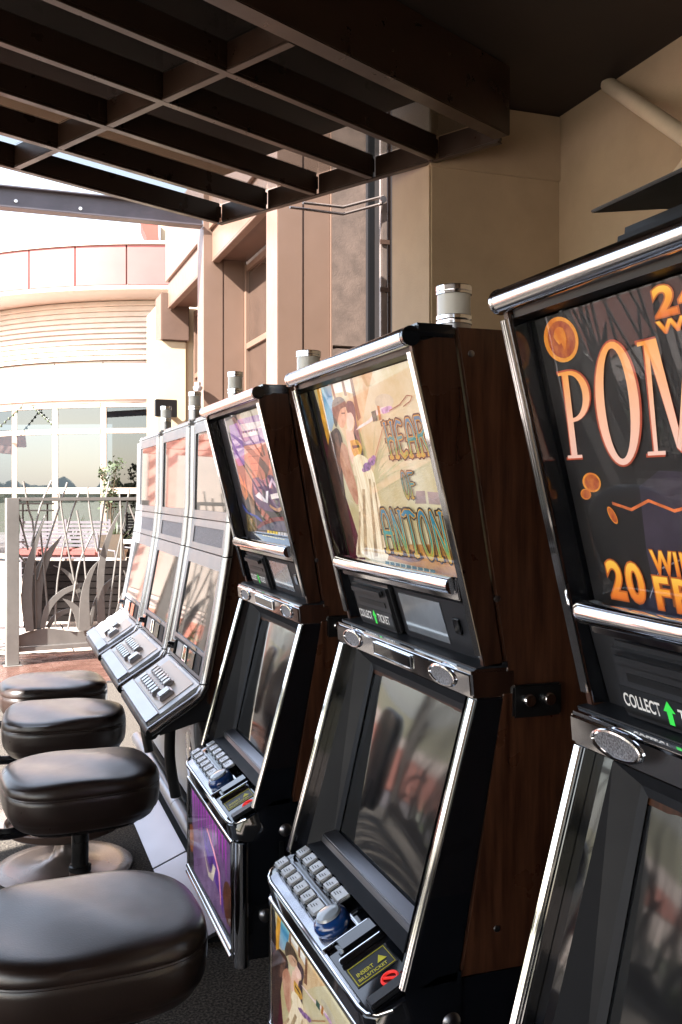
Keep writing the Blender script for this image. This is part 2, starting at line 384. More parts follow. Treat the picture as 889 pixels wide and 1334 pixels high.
for k, pv in enumerate(PS[:4]):
    for qv in QS[1:]:
        for sgn in (-1, 1): pbox('bolt_plate', pv + sgn * 0.014, pv + sgn * 0.050, qv - 0.0175, qv - 0.0145, PB + 0.02, PB + 0.085, beam_m, perg, 0.001)
# ceiling: everything nearer than the edge beam, up to the wall; its unseen left end stretched to block sun
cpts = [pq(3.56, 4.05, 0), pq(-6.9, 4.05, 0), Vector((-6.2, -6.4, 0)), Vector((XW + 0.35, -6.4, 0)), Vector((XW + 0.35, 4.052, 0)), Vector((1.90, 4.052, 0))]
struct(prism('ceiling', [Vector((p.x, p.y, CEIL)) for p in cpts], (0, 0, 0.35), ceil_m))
struct(prism('roof_edge', [pq(3.56, 4.055, CEIL - 0.03), pq(-6.9, 4.055, CEIL - 0.03), pq(-6.9, 4.32, CEIL - 0.03), pq(3.56, 4.32, CEIL - 0.03)], (0, 0, 0.38), stucco))
lb = root('ceiling_light_housing', (1.1, 2.2, CEIL), 'small black fixture on the dark ceiling near the top edge', 'ceiling fixture')
lathe('body', [(0, -0.06), (0.07, -0.06), (0.08, -0.04), (0.08, 0), (0, 0)], (1.25, 2.3, CEIL - 0.002), tv_m, lb)
# long grey steel beam beyond the pergola
sb = root('steel_beam', (0, 9.2, 4.1), 'long grey steel beam crossing the white sky to the clad column', 'beam')
box('web', (-9, 9.19, 4.02), (GX0 - 0.01, 9.21, 4.19), greysteel, sb, 0)
box('flange', (-9, 9.13, 4.191), (GX0 - 0.01, 9.27, 4.205), greysteel, sb, 0.002)
box('flange', (-9, 9.13, 4.005), (GX0 - 0.01, 9.27, 4.019), greysteel, sb, 0.002)
for px in (21, 105):
    c = aty(px, 262 if px < 50 else 272, 9.185)
    lathe('bolt', [(0, 0), (0.016, 0), (0.016, 0.012), (0, 0.014)], c, silver_l, sb, 10, mtx=Matrix.Rotation(R(90), 4, 'X'))
# pale wall struts top right
st = root('wall_strut_bracket', (2.58, 3.4, 3.0), 'cream tubular struts fixed high on the tan wall', 'bracket')
A1, A2, A3 = Vector((2.585, 3.63, 3.27)), Vector((2.40, 2.90, 2.76)), Vector((2.18, 2.0, 2.13))
tube('strut', [A1, A2, A3], 0.034, pipe_m, st, 14)
B1, B2 = atx(862, 252, 2.585), atx(905, 195, 2.36)
tube('strut', [B1, B2], 0.017, pipe_m, st, 12)

# ------------------------------------------------------------------ far building: curved front
FC = Vector((5.09, 24.74, 0)); FR = 6.0
def fp(th, r=FR, z=0.0): return Vector((FC.x - r * math.sin(R(th)), FC.y - r * math.cos(R(th)), z))
def th_px(px, r):
    d = ray(px, HOR); d = Vector((d.x, d.y)); c = Vector((FC.x, FC.y))
    a = d.dot(d); b = -2 * d.dot(c); cc = c.dot(c) - r * r
    disc = b * b - 4 * a * cc
    t = (-b - math.sqrt(max(disc, 0))) / (2 * a); p = d * t - c
    return math.degrees(math.atan2(-p.x, -p.y))
def arc_band(name, r0, r1, z0, z1, t0, t1, m, parent, n=16, r0t=None):
    """closed curved bar: inner radius r0, outer r1; r0t gives another outer radius at the top (taper)"""
    bm = bmesh.new(); rings = []
    rt = r1 if r0t is None else r0t
    for k in range(n + 1):
        t = t0 + (t1 - t0) * k / n
        rings.append([bm.verts.new(fp(t, r0, z0)), bm.verts.new(fp(t, r1, z0)), bm.verts.new(fp(t, rt, z1)), bm.verts.new(fp(t, r0, z1))])
    for a, b in zip(rings, rings[1:]):
        for k in range(4): bm.faces.new((a[k], a[(k + 1) % 4], b[(k + 1) % 4], b[k]))
    bm.faces.new(rings[0]); bm.faces.new(rings[-1][::-1]); bmesh.ops.recalc_face_normals(bm, faces=bm.faces)
    return finish(name, bm, m, parent, True, 30)
fb = root('curved_building', (FC.x, FC.y, 0), 'curved pale building across the patio with rose parapet, white louvres and big windows', 'building')
T0, T1 = -5, 115
# parapet panels
pj = [T0] + [th_px(p, 7.05) for p in (228, 165, 98, 38)] 
pj += [pj[-1] + (pj[-1] - pj[-2]) * k for k in range(1, 6)]
for a, b in zip(pj, pj[1:]):
    arc_band('parapet_panel', 6.9, 7.05, 5.32, 6.06, a + 0.12, b - 0.12, pinkband, fb, 6)
arc_band('parapet_core', 6.7, 7.02, 5.34, 6.02, T0, T1, clad_d, fb, 40)
arc_band('coping', 6.6, 7.09, 6.07, 6.13, T0, T1, panel_w, fb, 40)
arc_band('soffit', 5.8, 7.04, 5.24, 5.315, T0, T1, panel_w, fb, 40)
nl = 11
for k in range(nl):
    z = 4.06 + k * (5.235 - 4.06) / nl
    arc_band('louvre', 5.93, 6.09, z, z + 0.098, T0, T1, white_m, fb, 40, r0t=6.0)
arc_band('louvre_back', 5.85, 5.925, 4.02, 5.235, T0, T1, white_m, fb, 40)
wj = [th_px(p, FR) for p in (262, 200, 135, 72)]
wj += [wj[-1] + (wj[-1] - wj[-2]) * k for k in range(1, 7)]
wj = [wj[0] - 12] + wj
for a, b in zip(wj, wj[1:]):
    arc_band('wall_panel', 5.88, 6.02, 3.36, 4.03, a + 0.1, b - 0.1, panel_w, fb, 3)
arc_band('panel_core', 5.8, 5.99, 3.36, 4.03, T0, T1, clad_d, fb, 40)
arc_band('cornice', 5.8, 6.10, 3.27, 3.355, T0, T1, mull_m, fb, 40)
arc_band('cornice_lip', 5.8, 6.05, 3.21, 3.268, T0, T1, panel_w, fb, 40)
for i, (a, b) in enumerate(zip(wj, wj[1:])):
    pa, pb = fp(a), fp(b)
    w = finish('window', (lambda bm: (bm_tube(bm, [Vector((pa.x, pa.y, 0)), Vector((pa.x, pa.y, 3.2))], 0.075, 4), bm)[1])(bmesh.new()), mull_m, fb)
    d = (pb - pa); L_ = d.length; ang = math.atan2(d.y, d.x); mid = (pa + pb) / 2
    for z0, z1 in ((0.05, 0.14), (1.40, 1.52), (2.60, 2.70), (3.12, 3.209)):
        obox('transom', (mid.x, mid.y, (z0 + z1) / 2), (L_ - 0.1, 0.10, z1 - z0), mull_m, w, 0.004, rz=ang)
    for z0, z1 in ((0.14, 1.40), (1.52, 2.60), (2.70, 3.12)):
        obox('pane', (mid.x, mid.y, (z0 + z1) / 2), (L_ - 0.12, 0.012, z1 - z0 - 0.004), window_glass, w, 0, rz=ang)
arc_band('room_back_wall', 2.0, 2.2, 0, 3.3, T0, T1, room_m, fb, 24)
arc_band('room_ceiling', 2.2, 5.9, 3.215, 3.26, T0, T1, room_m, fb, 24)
# curtain behind the glass
cpt = th_px(168, 5.6)
bm = bmesh.new()
for k in range(9):
    c = fp(cpt - 3.2 + k * 0.8, 5.55 + 0.05 * (k % 2), 0)
    bm_tube(bm, [c, c + Vector((0, 0, 3.15))], 0.055, 8)
tag(finish('curtain', bm, curtain_m, None, True), 'dark brown gathered curtain hanging behind the far window', 'curtain')
# red roof piece and cream block above the parapet
rr = root('rooftop_block', (4.2, 25.5, 6.0), 'red and cream rooftop block rising above the curved parapet', 'rooftop')
a, b, c, d = atz(183, 289, 23), atz(206, 289, 23), atz(208, 322, 23), atz(196, 322, 23)
prism('red_face', [a, b, c, d], ray(195, 640) * 1.0, redroof, rr)
a, b, c, d = atz(209, 291, 23.2), atz(262, 280, 23.2), atz(262, 335, 23.2), atz(209, 335, 23.2)
prism('cream_face', [a, b, c, d], ray(230, 640) * 1.0, cream, rr)
# string lights at the facade: a window reflection built as solid parts
sgl = root('reflected_string_lights', fp(45, 6.2, 3.0), 'string of small dark bulbs modelled for a reflection in the upper far window', 'string lights')
for (p0, p1) in (((-6, 560), (30, 527)), ((42, 527), (69, 552))):
    a, b = atz(*p0, 19.6), atz(*p1, 19.4)
    tube('cable', [a, (a + b) / 2 - Vector((0, 0, 0.03)), b], 0.008, tv_m, sgl, 6)
    for k in range(7):
        c = a.lerp(b, (k + 0.5) / 7)
        lathe('bulb', [(0, -0.06), (0.022, -0.05), (0.026, -0.025), (0.014, 0), (0, 0)], c, leaf_d, sgl, 8)
# black speaker on the cream column, dome camera
sp = root('wall_speaker', aty(215, 532, 11.6), 'flat black speaker panel mounted on the cream column', 'speaker')
cpos = aty(216, 532, 11.58)
obox('panel', cpos, (0.27, 0.07, 0.21), tv_m, sp, 0.006, rz=R(8))
obox('arm', cpos + Vector((0.0, 0.075, 0)), (0.05, 0.09, 0.05), tv_m, sp, 0.003)
dc = root('dome_camera', aty(258, 505, 9.12), 'small white dome camera on the clad column edge', 'camera')
cpos = aty(258, 505, 9.10)
lathe('dome', [(0, -0.045), (0.03, -0.035), (0.045, -0.01), (0.045, 0.01), (0, 0.012)], cpos, silver_l, dc, 18)
lathe('mount', [(0, 0.013), (0.028, 0.013), (0.03, 0.05), (0, 0.05)], cpos, panel_w, dc, 16)
box('arm', (cpos.x - 0.01, cpos.y + 0.015, cpos.z + 0.02), (cpos.x + 0.01, 9.158, cpos.z + 0.04), panel_w, dc, 0.002)

# ------------------------------------------------------------------ reed fences
KU, KV = 0.00151, 0.00150
def fence(name, origin, dirv, label, group, mirror=False):
    o = root('reed_fence', origin, label, 'fence', group)
    d = Vector(dirv).normalized(); nrm = Vector((-d.y, d.x, 0)); O = Vector(origin)
    def P(cx, cy, off=0.0):
        u = (cx - 30) * KU; v = (1260 - cy) * KV
        return O + d * u + Vector((0, 0, v)) + nrm * off
    def fbar(nm, x0, x1, y0, y1, th, m=fence_m, bev=0.004):
        bm = bmesh.new(); bm_box(bm, ((x0 - 30) * KU, -th / 2, (1260 - y1) * KV), ((x1 - 30) * KU, th / 2, (1260 - y0) * KV), bev)
        ang = math.atan2(d.y, d.x)
        bm.transform(Matrix.Translation(O) @ Matrix.Rotation(ang, 4, 'Z')); return finish(nm, bm, m, o, True, 50)
    fbar('post', 30, 97, 328, 1256, 0.10); fbar('post', 1010, 1077, 328, 1256, 0.10)
    for x0, x1 in ((15, 112), (995, 1092)): fbar('foot_plate', x0, x1, 1256, 1262, 0.16)
    for x in (22, 105, 1002, 1085):
        lathe('anchor_bolt', [(0, 0), (0.012, 0), (0.012, 0.012), (0, 0.014)], P(x, 1255, 0.05), fence_m, o, 8)
    fbar('top_rail', 98, 1009, 325, 346, 0.04); fbar('bottom_rail', 98, 1009, 1163, 1188, 0.05)
    # wavy foot
    top = [(100, 1095), (160, 1078), (250, 1066), (340, 1082), (430, 1096), (500, 1075), (560, 1050), (650, 1040), (740, 1072), (830, 1090), (920, 1066), (1008, 1080)]
    topc = arc2([Vector((x, y, 0)) for x, y in top], 4)
    pts = [P(p.x, p.y, -0.006) for p in topc] + [P(1008, 1160, -0.006), P(100, 1160, -0.006)]
    prism('wave_plate', pts, nrm * 0.012, fence_m, o)
    rods = [[(125, 235), (155, 400), (180, 520), (192, 1070)], [(275, 230), (212, 380), (165, 600)], [(365, 240), (255, 590), (200, 790)],
            [(317, 295), (345, 500), (400, 800)], [(435, 290), (370, 480), (310, 800), (298, 1060)], [(475, 265), (490, 420), (530, 640)],
            [(603, 230), (570, 400), (540, 640)], [(660, 305), (672, 560), (655, 960)], [(722, 275), (690, 470), (640, 700), (600, 1040)],
            [(715, 370), (770, 510)], [(245, 425), (170, 640), (150, 1072)], [(508, 525), (430, 700), (395, 900), (365, 1080)],
            [(95, 400), (150, 620)], [(415, 400), (450, 620), (490, 1070)], [(215, 490), (255, 950)], [(95, 640), (140, 700)],
            [(790, 240), (800, 560), (760, 1060)], [(880, 270), (830, 560), (790, 1070)], [(930, 300), (900, 600), (925, 1050)], [(985, 260), (940, 520), (870, 1060)], [(840, 300), (880, 700), (960, 1060)]]
    for i, rd in enumerate(rods):
        pts = arc2([P(x, y, (-0.012 if i % 2 else 0.012)) for x, y in rd], 3)
        tube('reed', pts, [0.0085] * (len(pts) - 1) + [0.0085] if True else 0.008, fence_m, o, 7)
    blades = [[(155, 1075, 44), (138, 900, 58), (152, 720, 46), (195, 560, 20), (240, 430, 3)],
              [(195, 1072, 58), (192, 850, 74), (245, 680, 48), (335, 545, 3)],
              [(225, 1065, 26), (258, 950, 36), (330, 873, 32), (420, 836, 26), (470, 830, 10)],
              [(258, 1066, 22), (300, 1008, 28), (370, 975, 24), (395, 980, 8)],
              [(455, 1090, 66), (455, 930, 52), (466, 830, 36), (495, 750, 24), (532, 695, 3)],
              [(432, 1085, 30), (418, 990, 44), (380, 935, 28), (335, 902, 3)],
              [(452, 930, 24), (405, 810, 26), (350, 745, 16), (288, 713, 3)],
              [(556, 1060, 46), (550, 850, 42), (562, 690, 38), (612, 520, 24), (668, 402, 3)],
              [(495, 1070, 24), (540, 930, 40), (600, 835, 30), (662, 783, 3)],
              [(638, 1050, 36), (672, 930, 38), (705, 830, 20), (680, 752, 3)],
              [(760, 1080, 50), (745, 850, 56), (780, 660, 40), (850, 480, 4)],
              [(900, 1075, 46), (890, 880, 50), (850, 700, 36), (800, 600, 3)],
              [(960, 1080, 44), (975, 850, 48), (950, 640, 34), (905, 480, 3)],
              [(820, 1085, 24), (850, 960, 36), (920, 880, 28), (985, 850, 3)]]
    for i, bl in enumerate(blades):
        c = arc2([Vector(b) for b in bl], 5)
        Lh, Rh = [], []
        for k, p in enumerate(c):
            t = (c[min(k + 1, len(c) - 1)] - c[max(k - 1, 0)]); t.z = 0; t.normalize(); nn = Vector((-t.y, t.x, 0))
            Lh.append(p + nn * p.z / 2); Rh.append(p - nn * p.z / 2)
        off = (-0.022, 0.022, 0.0, 0.034, -0.034)[i % 5]
        bm = bmesh.new(); th = 0.008
        f = [[bm.verts.new(P(v.x, v.y, off + s)) for v in side] for side in (Lh, Rh) for s in (-th / 2, th / 2)]
        la, lb_, ra, rb_ = f
        for k in range(len(la) - 1):
            bm.faces.new((la[k], ra[k], ra[k + 1], la[k + 1])); bm.faces.new((lb_[k], lb_[k + 1], rb_[k + 1], rb_[k]))
            bm.faces.new((la[k], la[k + 1], lb_[k + 1], lb_[k])); bm.faces.new((ra[k], rb_[k], rb_[k + 1], ra[k + 1]))
        bmesh.ops.recalc_face_normals(bm, faces=bm.faces)
        finish('blade', bm, fence_m, o)
    return o
fence('f1', (0.095, 8.47, -0.004), (1, 0.13, 0), 'taupe metal fence panel of cut reeds beside the farthest machine', 'reed fences')
FL = 'of three taupe reed fence panels along the open left side'
fence('f2', (-1.82, 8.45, -0.004), (1, 0.0, 0), 'taupe reed fence panel left of the walkway gap', 'reed fences')
for y, wd in ((6.6, 'farthest'), (4.9, 'middle'), (3.2, 'nearest')):
    fence('f3', (-2.1, y, -0.004), (0, -1, 0), wd + ' ' + FL, 'reed fences along the left side')

# ------------------------------------------------------------------ patio furniture and plants
def bench_front(c, yaw):
    b = root('slatted_bench', c, 'grey slatted patio bench with red seat cushions beyond the fence', 'bench', rz=yaw)
    W = 1.5
    for k in range(7): obox('back_slat', (0, 0.30 + 0.012 * k, 0.55 + k * 0.065), (W, 0.018, 0.045), slat_m, b, 0.003, local=True)
    for x in (-W / 2, 0, W / 2):
        obox('back_post', (x, 0.345, 0.62), (0.04, 0.03, 0.75), slat_m, b, 0.003, local=True)
    for k in range(5): obox('seat_slat', (0, -0.28 + 0.115 * k, 0.38), (W, 0.09, 0.022), slat_m, b, 0.003, local=True)
    for x in (-W / 2 + 0.03, W / 2 - 0.03):
        for y in (-0.3, 0.3): obox('leg', (x, y, 0.185), (0.05, 0.05, 0.37), slat_m, b, 0.003, local=True)
        obox('arm_rest', (x, 0, 0.62), (0.05, 0.62, 0.03), slat_m, b, 0.004, local=True)
    for k in range(3):
        obox('cushion', (-0.47 + 0.47 * k, -0.02, 0.455), (0.46, 0.56, 0.12), cush_m, b, 0.035, local=True)
cb = atz(78, 640, 16.0); bench_front((cb.x, cb.y, -0.02), -YAW)
def bench_back(c, yaw):
    b = root('dark_bench', c, 'dark slatted bench seen from behind just past the reed fence', 'bench', rz=yaw)
    W = 1.12
    for k in range(9): obox('back_slat', (0, -0.30 - 0.006 * k, 0.12 + k * 0.072), (W, 0.02, 0.066), dark_slat, b, 0.003, local=True)
    for x in (-W / 2 + .02, W / 2 - .02):
        obox('post', (x, -0.27, 0.38), (0.04, 0.03, 0.76), dark_slat, b, 0.003, local=True)
        obox('leg', (x, 0.3, 0.2), (0.04, 0.04, 0.40), dark_slat, b, 0.003, local=True)
        obox('arm_rest', (x, 0.02, 0.60), (0.05, 0.62, 0.03), dark_slat, b, 0.004, local=True)
    obox('seat', (0, 0.02, 0.40), (W, 0.58, 0.03), dark_slat, b, 0.004, local=True)
    obox('cushion', (0, 0.03, 0.47), (W - 0.1, 0.5, 0.10), cush_m, b, 0.03, local=True)
    obox('back_panel', (0, -0.255, 0.42), (W - 0.06, 0.012, 0.62), dark_slat, b, 0, local=True)
cb = atz(108, 640, 10.5); bench_back((cb.x, cb.y, -0.02), -YAW + R(3))
def round_table(c, label, r=0.32, h=0.55):
    t = root('round_table', c, label, 'table')
    lathe('table_top', [(0, h - 0.03), (r - 0.02, h - 0.03), (r, h - 0.015), (r - 0.01, h), (0, h)], c, silver_l, t, 32)
    lathe('pedestal', [(0, 0.03), (0.03, 0.03), (0.03, h - 0.031), (0, h - 0.031)], c, slat_m, t, 12)
    lathe('base', [(0, 0), (0.22, 0), (0.21, 0.02), (0.04, 0.032), (0, 0.032)], c, slat_m, t, 24)
cb = atz(128, 640, 13.0); round_table((cb.x, cb.y, -0.02), 'pale round patio table between the two benches')
cb = atz(172, 640, 14.6); round_table((cb.x, cb.y, -0.02), 'round patio table partly hidden behind the silver machines', 0.4, 0.72)
chair_m = mat('chair_fabric', (0.16, 0.15, 0.14), 0.8)
def patio_chair(c, yaw, label):
    b = root('patio_chair', c, label, 'chair', rz=yaw)
    for x in (-0.22, 0.22):
        tube('leg', [(x, -0.22, 0), (x, -0.2, 0.44)], 0.012, slat_m, b, 8, local=True)
        tube('leg', [(x, 0.24, 0), (x, 0.2, 0.44), (x * 0.95, 0.27, 0.88)], 0.012, slat_m, b, 8, local=True)
        tube('arm_rest', [(x * 1.05, -0.2, 0.44), (x * 1.1, -0.19, 0.64), (x * 1.05, 0.23, 0.66)], 0.013, slat_m, b, 8, local=True)
    obox('seat', (0, 0, 0.45), (0.44, 0.44, 0.05), chair_m, b, 0.015, local=True)
    obox('backrest', (0, 0.245, 0.68), (0.42, 0.035, 0.34), chair_m, b, 0.012, rx=R(-10), local=True)
cb = atz(158, 640, 13.6); patio_chair((cb.x, cb.y, -0.02), R(30), 'beige patio chair by the round table near the curtain')
# low railing behind the bench
rl = root('low_railing', atz(45, 640, 17.5), 'thin dark rail standing behind the grey bench', 'railing')
for y in (656, 665):
    tube('rail', [atz(26, y, 17.6), atz(70, y, 17.4)], 0.015, dark_slat, rl, 8)
for px in (30, 62): 
    a = atz(px, 656, 17.5); tube('post', [a, Vector((a.x, a.y, 0))], 0.016, dark_slat, rl, 8)
def spiky(c, label, n=26, L=0.55, m=leaf_d, pot=True, seed=1, group=None, potmat=None):
    rn = random.Random(seed); o = root('spiky_plant', c, label, 'plant', group)
    h0 = 0.42 if pot else 0.02
    if pot: lathe('pot', [(0, 0), (0.15, 0), (0.21, 0.38), (0.23, 0.40), (0.23, 0.43), (0.19, 0.43), (0.18, 0.38), (0, 0.38)], c, potmat or stucco_d, o, 24)
    for k in range(n):
        az = rn.uniform(0, 2 * math.pi); el = rn.uniform(0.3, 1.4); l = L * rn.uniform(0.7, 1.15); w = 0.022 * rn.uniform(.7, 1.3)
        d = Vector((math.cos(az) * math.cos(el), math.sin(az) * math.cos(el), math.sin(el))); s = Vector((-math.sin(az), math.cos(az), 0))
        b0 = Vector(c) + Vector((0, 0, h0)); bm = bmesh.new()
        pr = None
        for i in range(6):
            t = i / 5; p = b0 + d * l * t - Vector((0, 0, 0.25 * l * t * t)); ww = w * (1 - t) ** 0.7 + 0.0008
            up = Vector((0, 0, 0.35 * ww))
            cur = [bm.verts.new(p - s * ww + up), bm.verts.new(p), bm.verts.new(p + s * ww + up)]
            if pr:
                for j in range(2): bm.faces.new((pr[j], pr[j + 1], cur[j + 1], cur[j]))
            pr = cur
        finish('leaf', bm, m, o, True)
    return o
for i, (px, dep) in enumerate(((98, 17.6), (150, 17.2))):
    c = atz(px, 640, dep); spiky((c.x, c.y, -0.02), ('spiky dark plant in a pot below the far window' if i == 0 else 'spiky potted plant beside the dark curtain window'), 30, 0.85, leaf_d, True, i + 4)
def leafy(name, c, label, h, rad, n, m, seed, cat='tree', group=None, trunk=0.035, z0=0.45, ls=0.06):
    rn = random.Random(seed); o = root(name, c, label, cat, group); C = Vector(c)
    bmT = bmesh.new(); tips = []
    top = C + Vector((0.03, 0.02, h * 0.62))
    bm_tube(bmT, [C, C + Vector((0.02, 0, h * 0.3)), top], [trunk, trunk * 0.8, trunk * 0.55], 8)
    for k in range(9):
        az = k * 2.4; st = C + Vector((0.02, 0.01, h * (0.3 + 0.035 * k)))
        e = C + Vector((math.cos(az) * rad * 0.75, math.sin(az) * rad * 0.75, h * rn.uniform(0.55, 0.92)))
        bm_tube(bmT, [st, (st + e) / 2 + Vector((0, 0, 0.04)), e], [trunk * 0.4, trunk * 0.28, trunk * 0.12], 5); tips.append(e); tips.append((st + e) / 2)
    tips.append(top + Vector((0, 0, h * 0.25)))
    finish('trunk', bmT, curtain_m, o, True)
    bm = bmesh.new()
    for k in range(n):
        t = rn.choice(tips); p = t + Vector((rn.gauss(0, rad * 0.28), rn.gauss(0, rad * 0.28), rn.gauss(0, rad * 0.30)))
        a = Vector((rn.uniform(-1, 1), rn.uniform(-1, 1), rn.uniform(-0.6, 0.9))).normalized(); b = a.orthogonal().normalized()
        l = ls * rn.uniform(0.6, 1.3); w = l * 0.4
        vs = [bm.verts.new(v) for v in (p, p + a * l * 0.5 + b * w, p + a * l, p + a * l * 0.5 - b * w)]
        bm.faces.new(vs)
    finish('crown', bm, m, o)
    return o
c = atz(143, 640, 18.2); leafy('reflected_tree', (c.x, c.y, -0.02), 'slender leafy tree added at the far window for a reflected tree', 2.2, 0.20, 360, leaf_d, 5, trunk=0.025, ls=0.07)  # solid tree added in place of a reflection in the glass
# planting, red pavilion and wall out on the left (seen mirrored in the screens)
for i in range(7):
    spiky((-0.45 - 0.3 * i + rnd.uniform(-.05, .05), 9.25 + rnd.uniform(-.1, .2), -0.02), ['first','second','third','fourth','fifth','sixth','last'][i] + ' green grassy plant behind the reed fence, counted from the walkway gap', 40, 0.95, leaf_m, False, 20 + i, 'grassy plants behind the fence')
for i in range(5):
    spiky((-2.75 + rnd.uniform(-.1, .1), 2.2 + 1.1 * i, -0.02), ['first','second','third','fourth','last'][i] + ' green grassy plant outside the left fence, counted from the near end', 30, 0.7, leaf_m, False, 40 + i, 'grassy plants along the left fence')
salmon = mat('salmon_paint', (0.56, 0.33, 0.28), 0.6, noise=0.1, nscale=3)
pv = root('red_pavilion', (-4.8, 22.5, 0), 'red painted timber pavilion standing out on the left of the patio', 'pavilion')
for x in (-7.5, -4.9, -2.3):
    for y in (21.2, 24.0): box('post', (x - 0.10, y - 0.10, 0), (x + 0.10, y + 0.10, 2.5), salmon, pv, 0.01)
for y in (21.2, 24.0): box('beam', (-8.0, y - 0.07, 2.505), (-1.9, y + 0.07, 2.72), salmon, pv, 0.01)
for k in range(13): box('rafter', (-8.0 + k * 0.5, 20.8, 2.725), (-7.9 + k * 0.5, 24.4, 2.86), salmon, pv, 0.005)
gw = root('garden_wall', (-8, 27, 0), 'cream garden wall beyond the red pavilion', 'wall')
box('wall_face', (-7, 27, 0), (-0.8, 27.3, 3.4), panel_w, gw, 0.01); box('coping', (-7, 26.95, 3.405), (-0.8, 27.35, 3.5), stucco, gw, 0.01)
# far wood on the horizon
tb = bmesh.new(); bmesh.ops.create_icosphere(tb, subdivisions=2, radius=1.0); tb.verts.index_update()
TV = [v.co.copy() for v in tb.verts]; TF = [[v.index for v in f.verts] for f in tb.faces]; tb.free()
rn = random.Random(11); wv, wf = [], []
for k in range(1100):
    az = rn.uniform(R(150), R(330)); rr_ = rn.uniform(105, 135); x, y = rr_ * math.cos(az), 15 + rr_ * math.sin(az)
    if x > 0 and y > -40: continue
    s_ = rn.uniform(0.6, 1.5); hz = rn.uniform(0.9, 1.6); n0 = len(wv)
    for c in TV: wv.append((x + c.x * s_ * 1.2 + rn.gauss(0, .18), y + c.y * s_ * 1.2 + rn.gauss(0, .18), s_ * 0.7 + c.z * s_ * hz + rn.gauss(0, .18)))
    wf += [[n0 + i for i in f] for f in TF]
wme = bpy.data.meshes.new('far_wood'); wme.from_pydata(wv, [], wf); wme.materials.append(wood_far)
fw = bpy.data.objects.new('far_wood', wme); COL.objects.link(fw); fw['kind'] = 'stuff'; fw['label'] = 'far off belt of trees on the horizon'; fw['category'] = 'wood'

# ------------------------------------------------------------------ planes, prints and lettering
def plane(O, ux, uy):
    ux = Vector(ux).normalized(); uy = Vector(uy).normalized(); un = ux.cross(uy)
    return Matrix(((ux.x, uy.x, un.x, O[0]), (ux.y, uy.y, un.y, O[1]), (ux.z, uy.z, un.z, O[2]), (0, 0, 0, 1)))
def mbox(name, M, a, b, m, parent, bev=0.002):
    a, b = [min(p, q) for p, q in zip(a, b)], [max(p, q) for p, q in zip(a, b)]
    bm = bmesh.new(); bm_box(bm, a, b, bev); bm.transform(M); return finish(name, bm, m, parent, bev > 0, 50)
def flat(name, M, pts, z, m, parent, curve=0):
    if curve:
        c = arc2([Vector((p[0], p[1], 0)) for p in pts] + [Vector((pts[0][0], pts[0][1], 0))], curve)[:-1]; pts = [(p.x, p.y) for p in c]
    bm = bmesh.new(); f = bm.faces.new([bm.verts.new(M @ Vector((x, y, z))) for x, y in pts]); f.normal_update()
    if f.normal.dot(M.to_3x3() @ Vector((0, 0, 1))) < 0: f.normal_flip()
    bmesh.ops.triangulate(bm, faces=bm.faces)
    return finish(name, bm, m, parent)
def ell(cx, cy, rx, ry, n=28, a0=0.0, rot=0.0):
    out = []
    for k in range(n):
        t = a0 + 2 * math.pi * k / n; x, y = rx * math.cos(t), ry * math.sin(t)
        out.append((cx + x * math.cos(rot) - y * math.sin(rot), cy + x * math.sin(rot) + y * math.cos(rot)))
    return out
def text(name, M, body, x0, y0, x1, y1, z, m, parent, shear=0.0, off=0.0, space=1.0, slope=0.0):
    cu = bpy.data.curves.new('t', 'FONT'); cu.body = body; cu.shear = shear; cu.offset = off; cu.space_character = space; cu.resolution_u = 4
    ob = bpy.data.objects.new('t', cu); me = bpy.data.meshes.new_from_object(ob)
    cu0 = bpy.data.curves.new('t', 'FONT'); cu0.body = body; cu0.shear = shear; cu0.space_character = space; ob0 = bpy.data.objects.new('t', cu0); m0 = bpy.data.meshes.new_from_object(ob0)
    xs = [v.co.x for v in m0.vertices]; ys = [v.co.y for v in m0.vertices]; ax, bx, ay, by = min(xs), max(xs), min(ys), max(ys)
    bm = bmesh.new(); bm.from_mesh(me)
    for v in bm.verts:
        u = (v.co.x - ax) / (bx - ax); w = (v.co.y - ay) / (by - ay)
        v.co = M @ Vector((x0 + (x1 - x0) * u, y0 + (y1 - y0) * w + slope * u, z))
    bm.normal_update(); nn = M.to_3x3() @ Vector((0, 0, 1))
    for f in bm.faces:
        if f.normal.dot(nn) < 0: f.normal_flip()
    bpy.data.meshes.remove(me); bpy.data.meshes.remove(m0)
    for a, b in ((ob, cu), (ob0, cu0)): bpy.data.objects.remove(a); bpy.data.curves.remove(b)
    return finish(name, bm, m, parent)
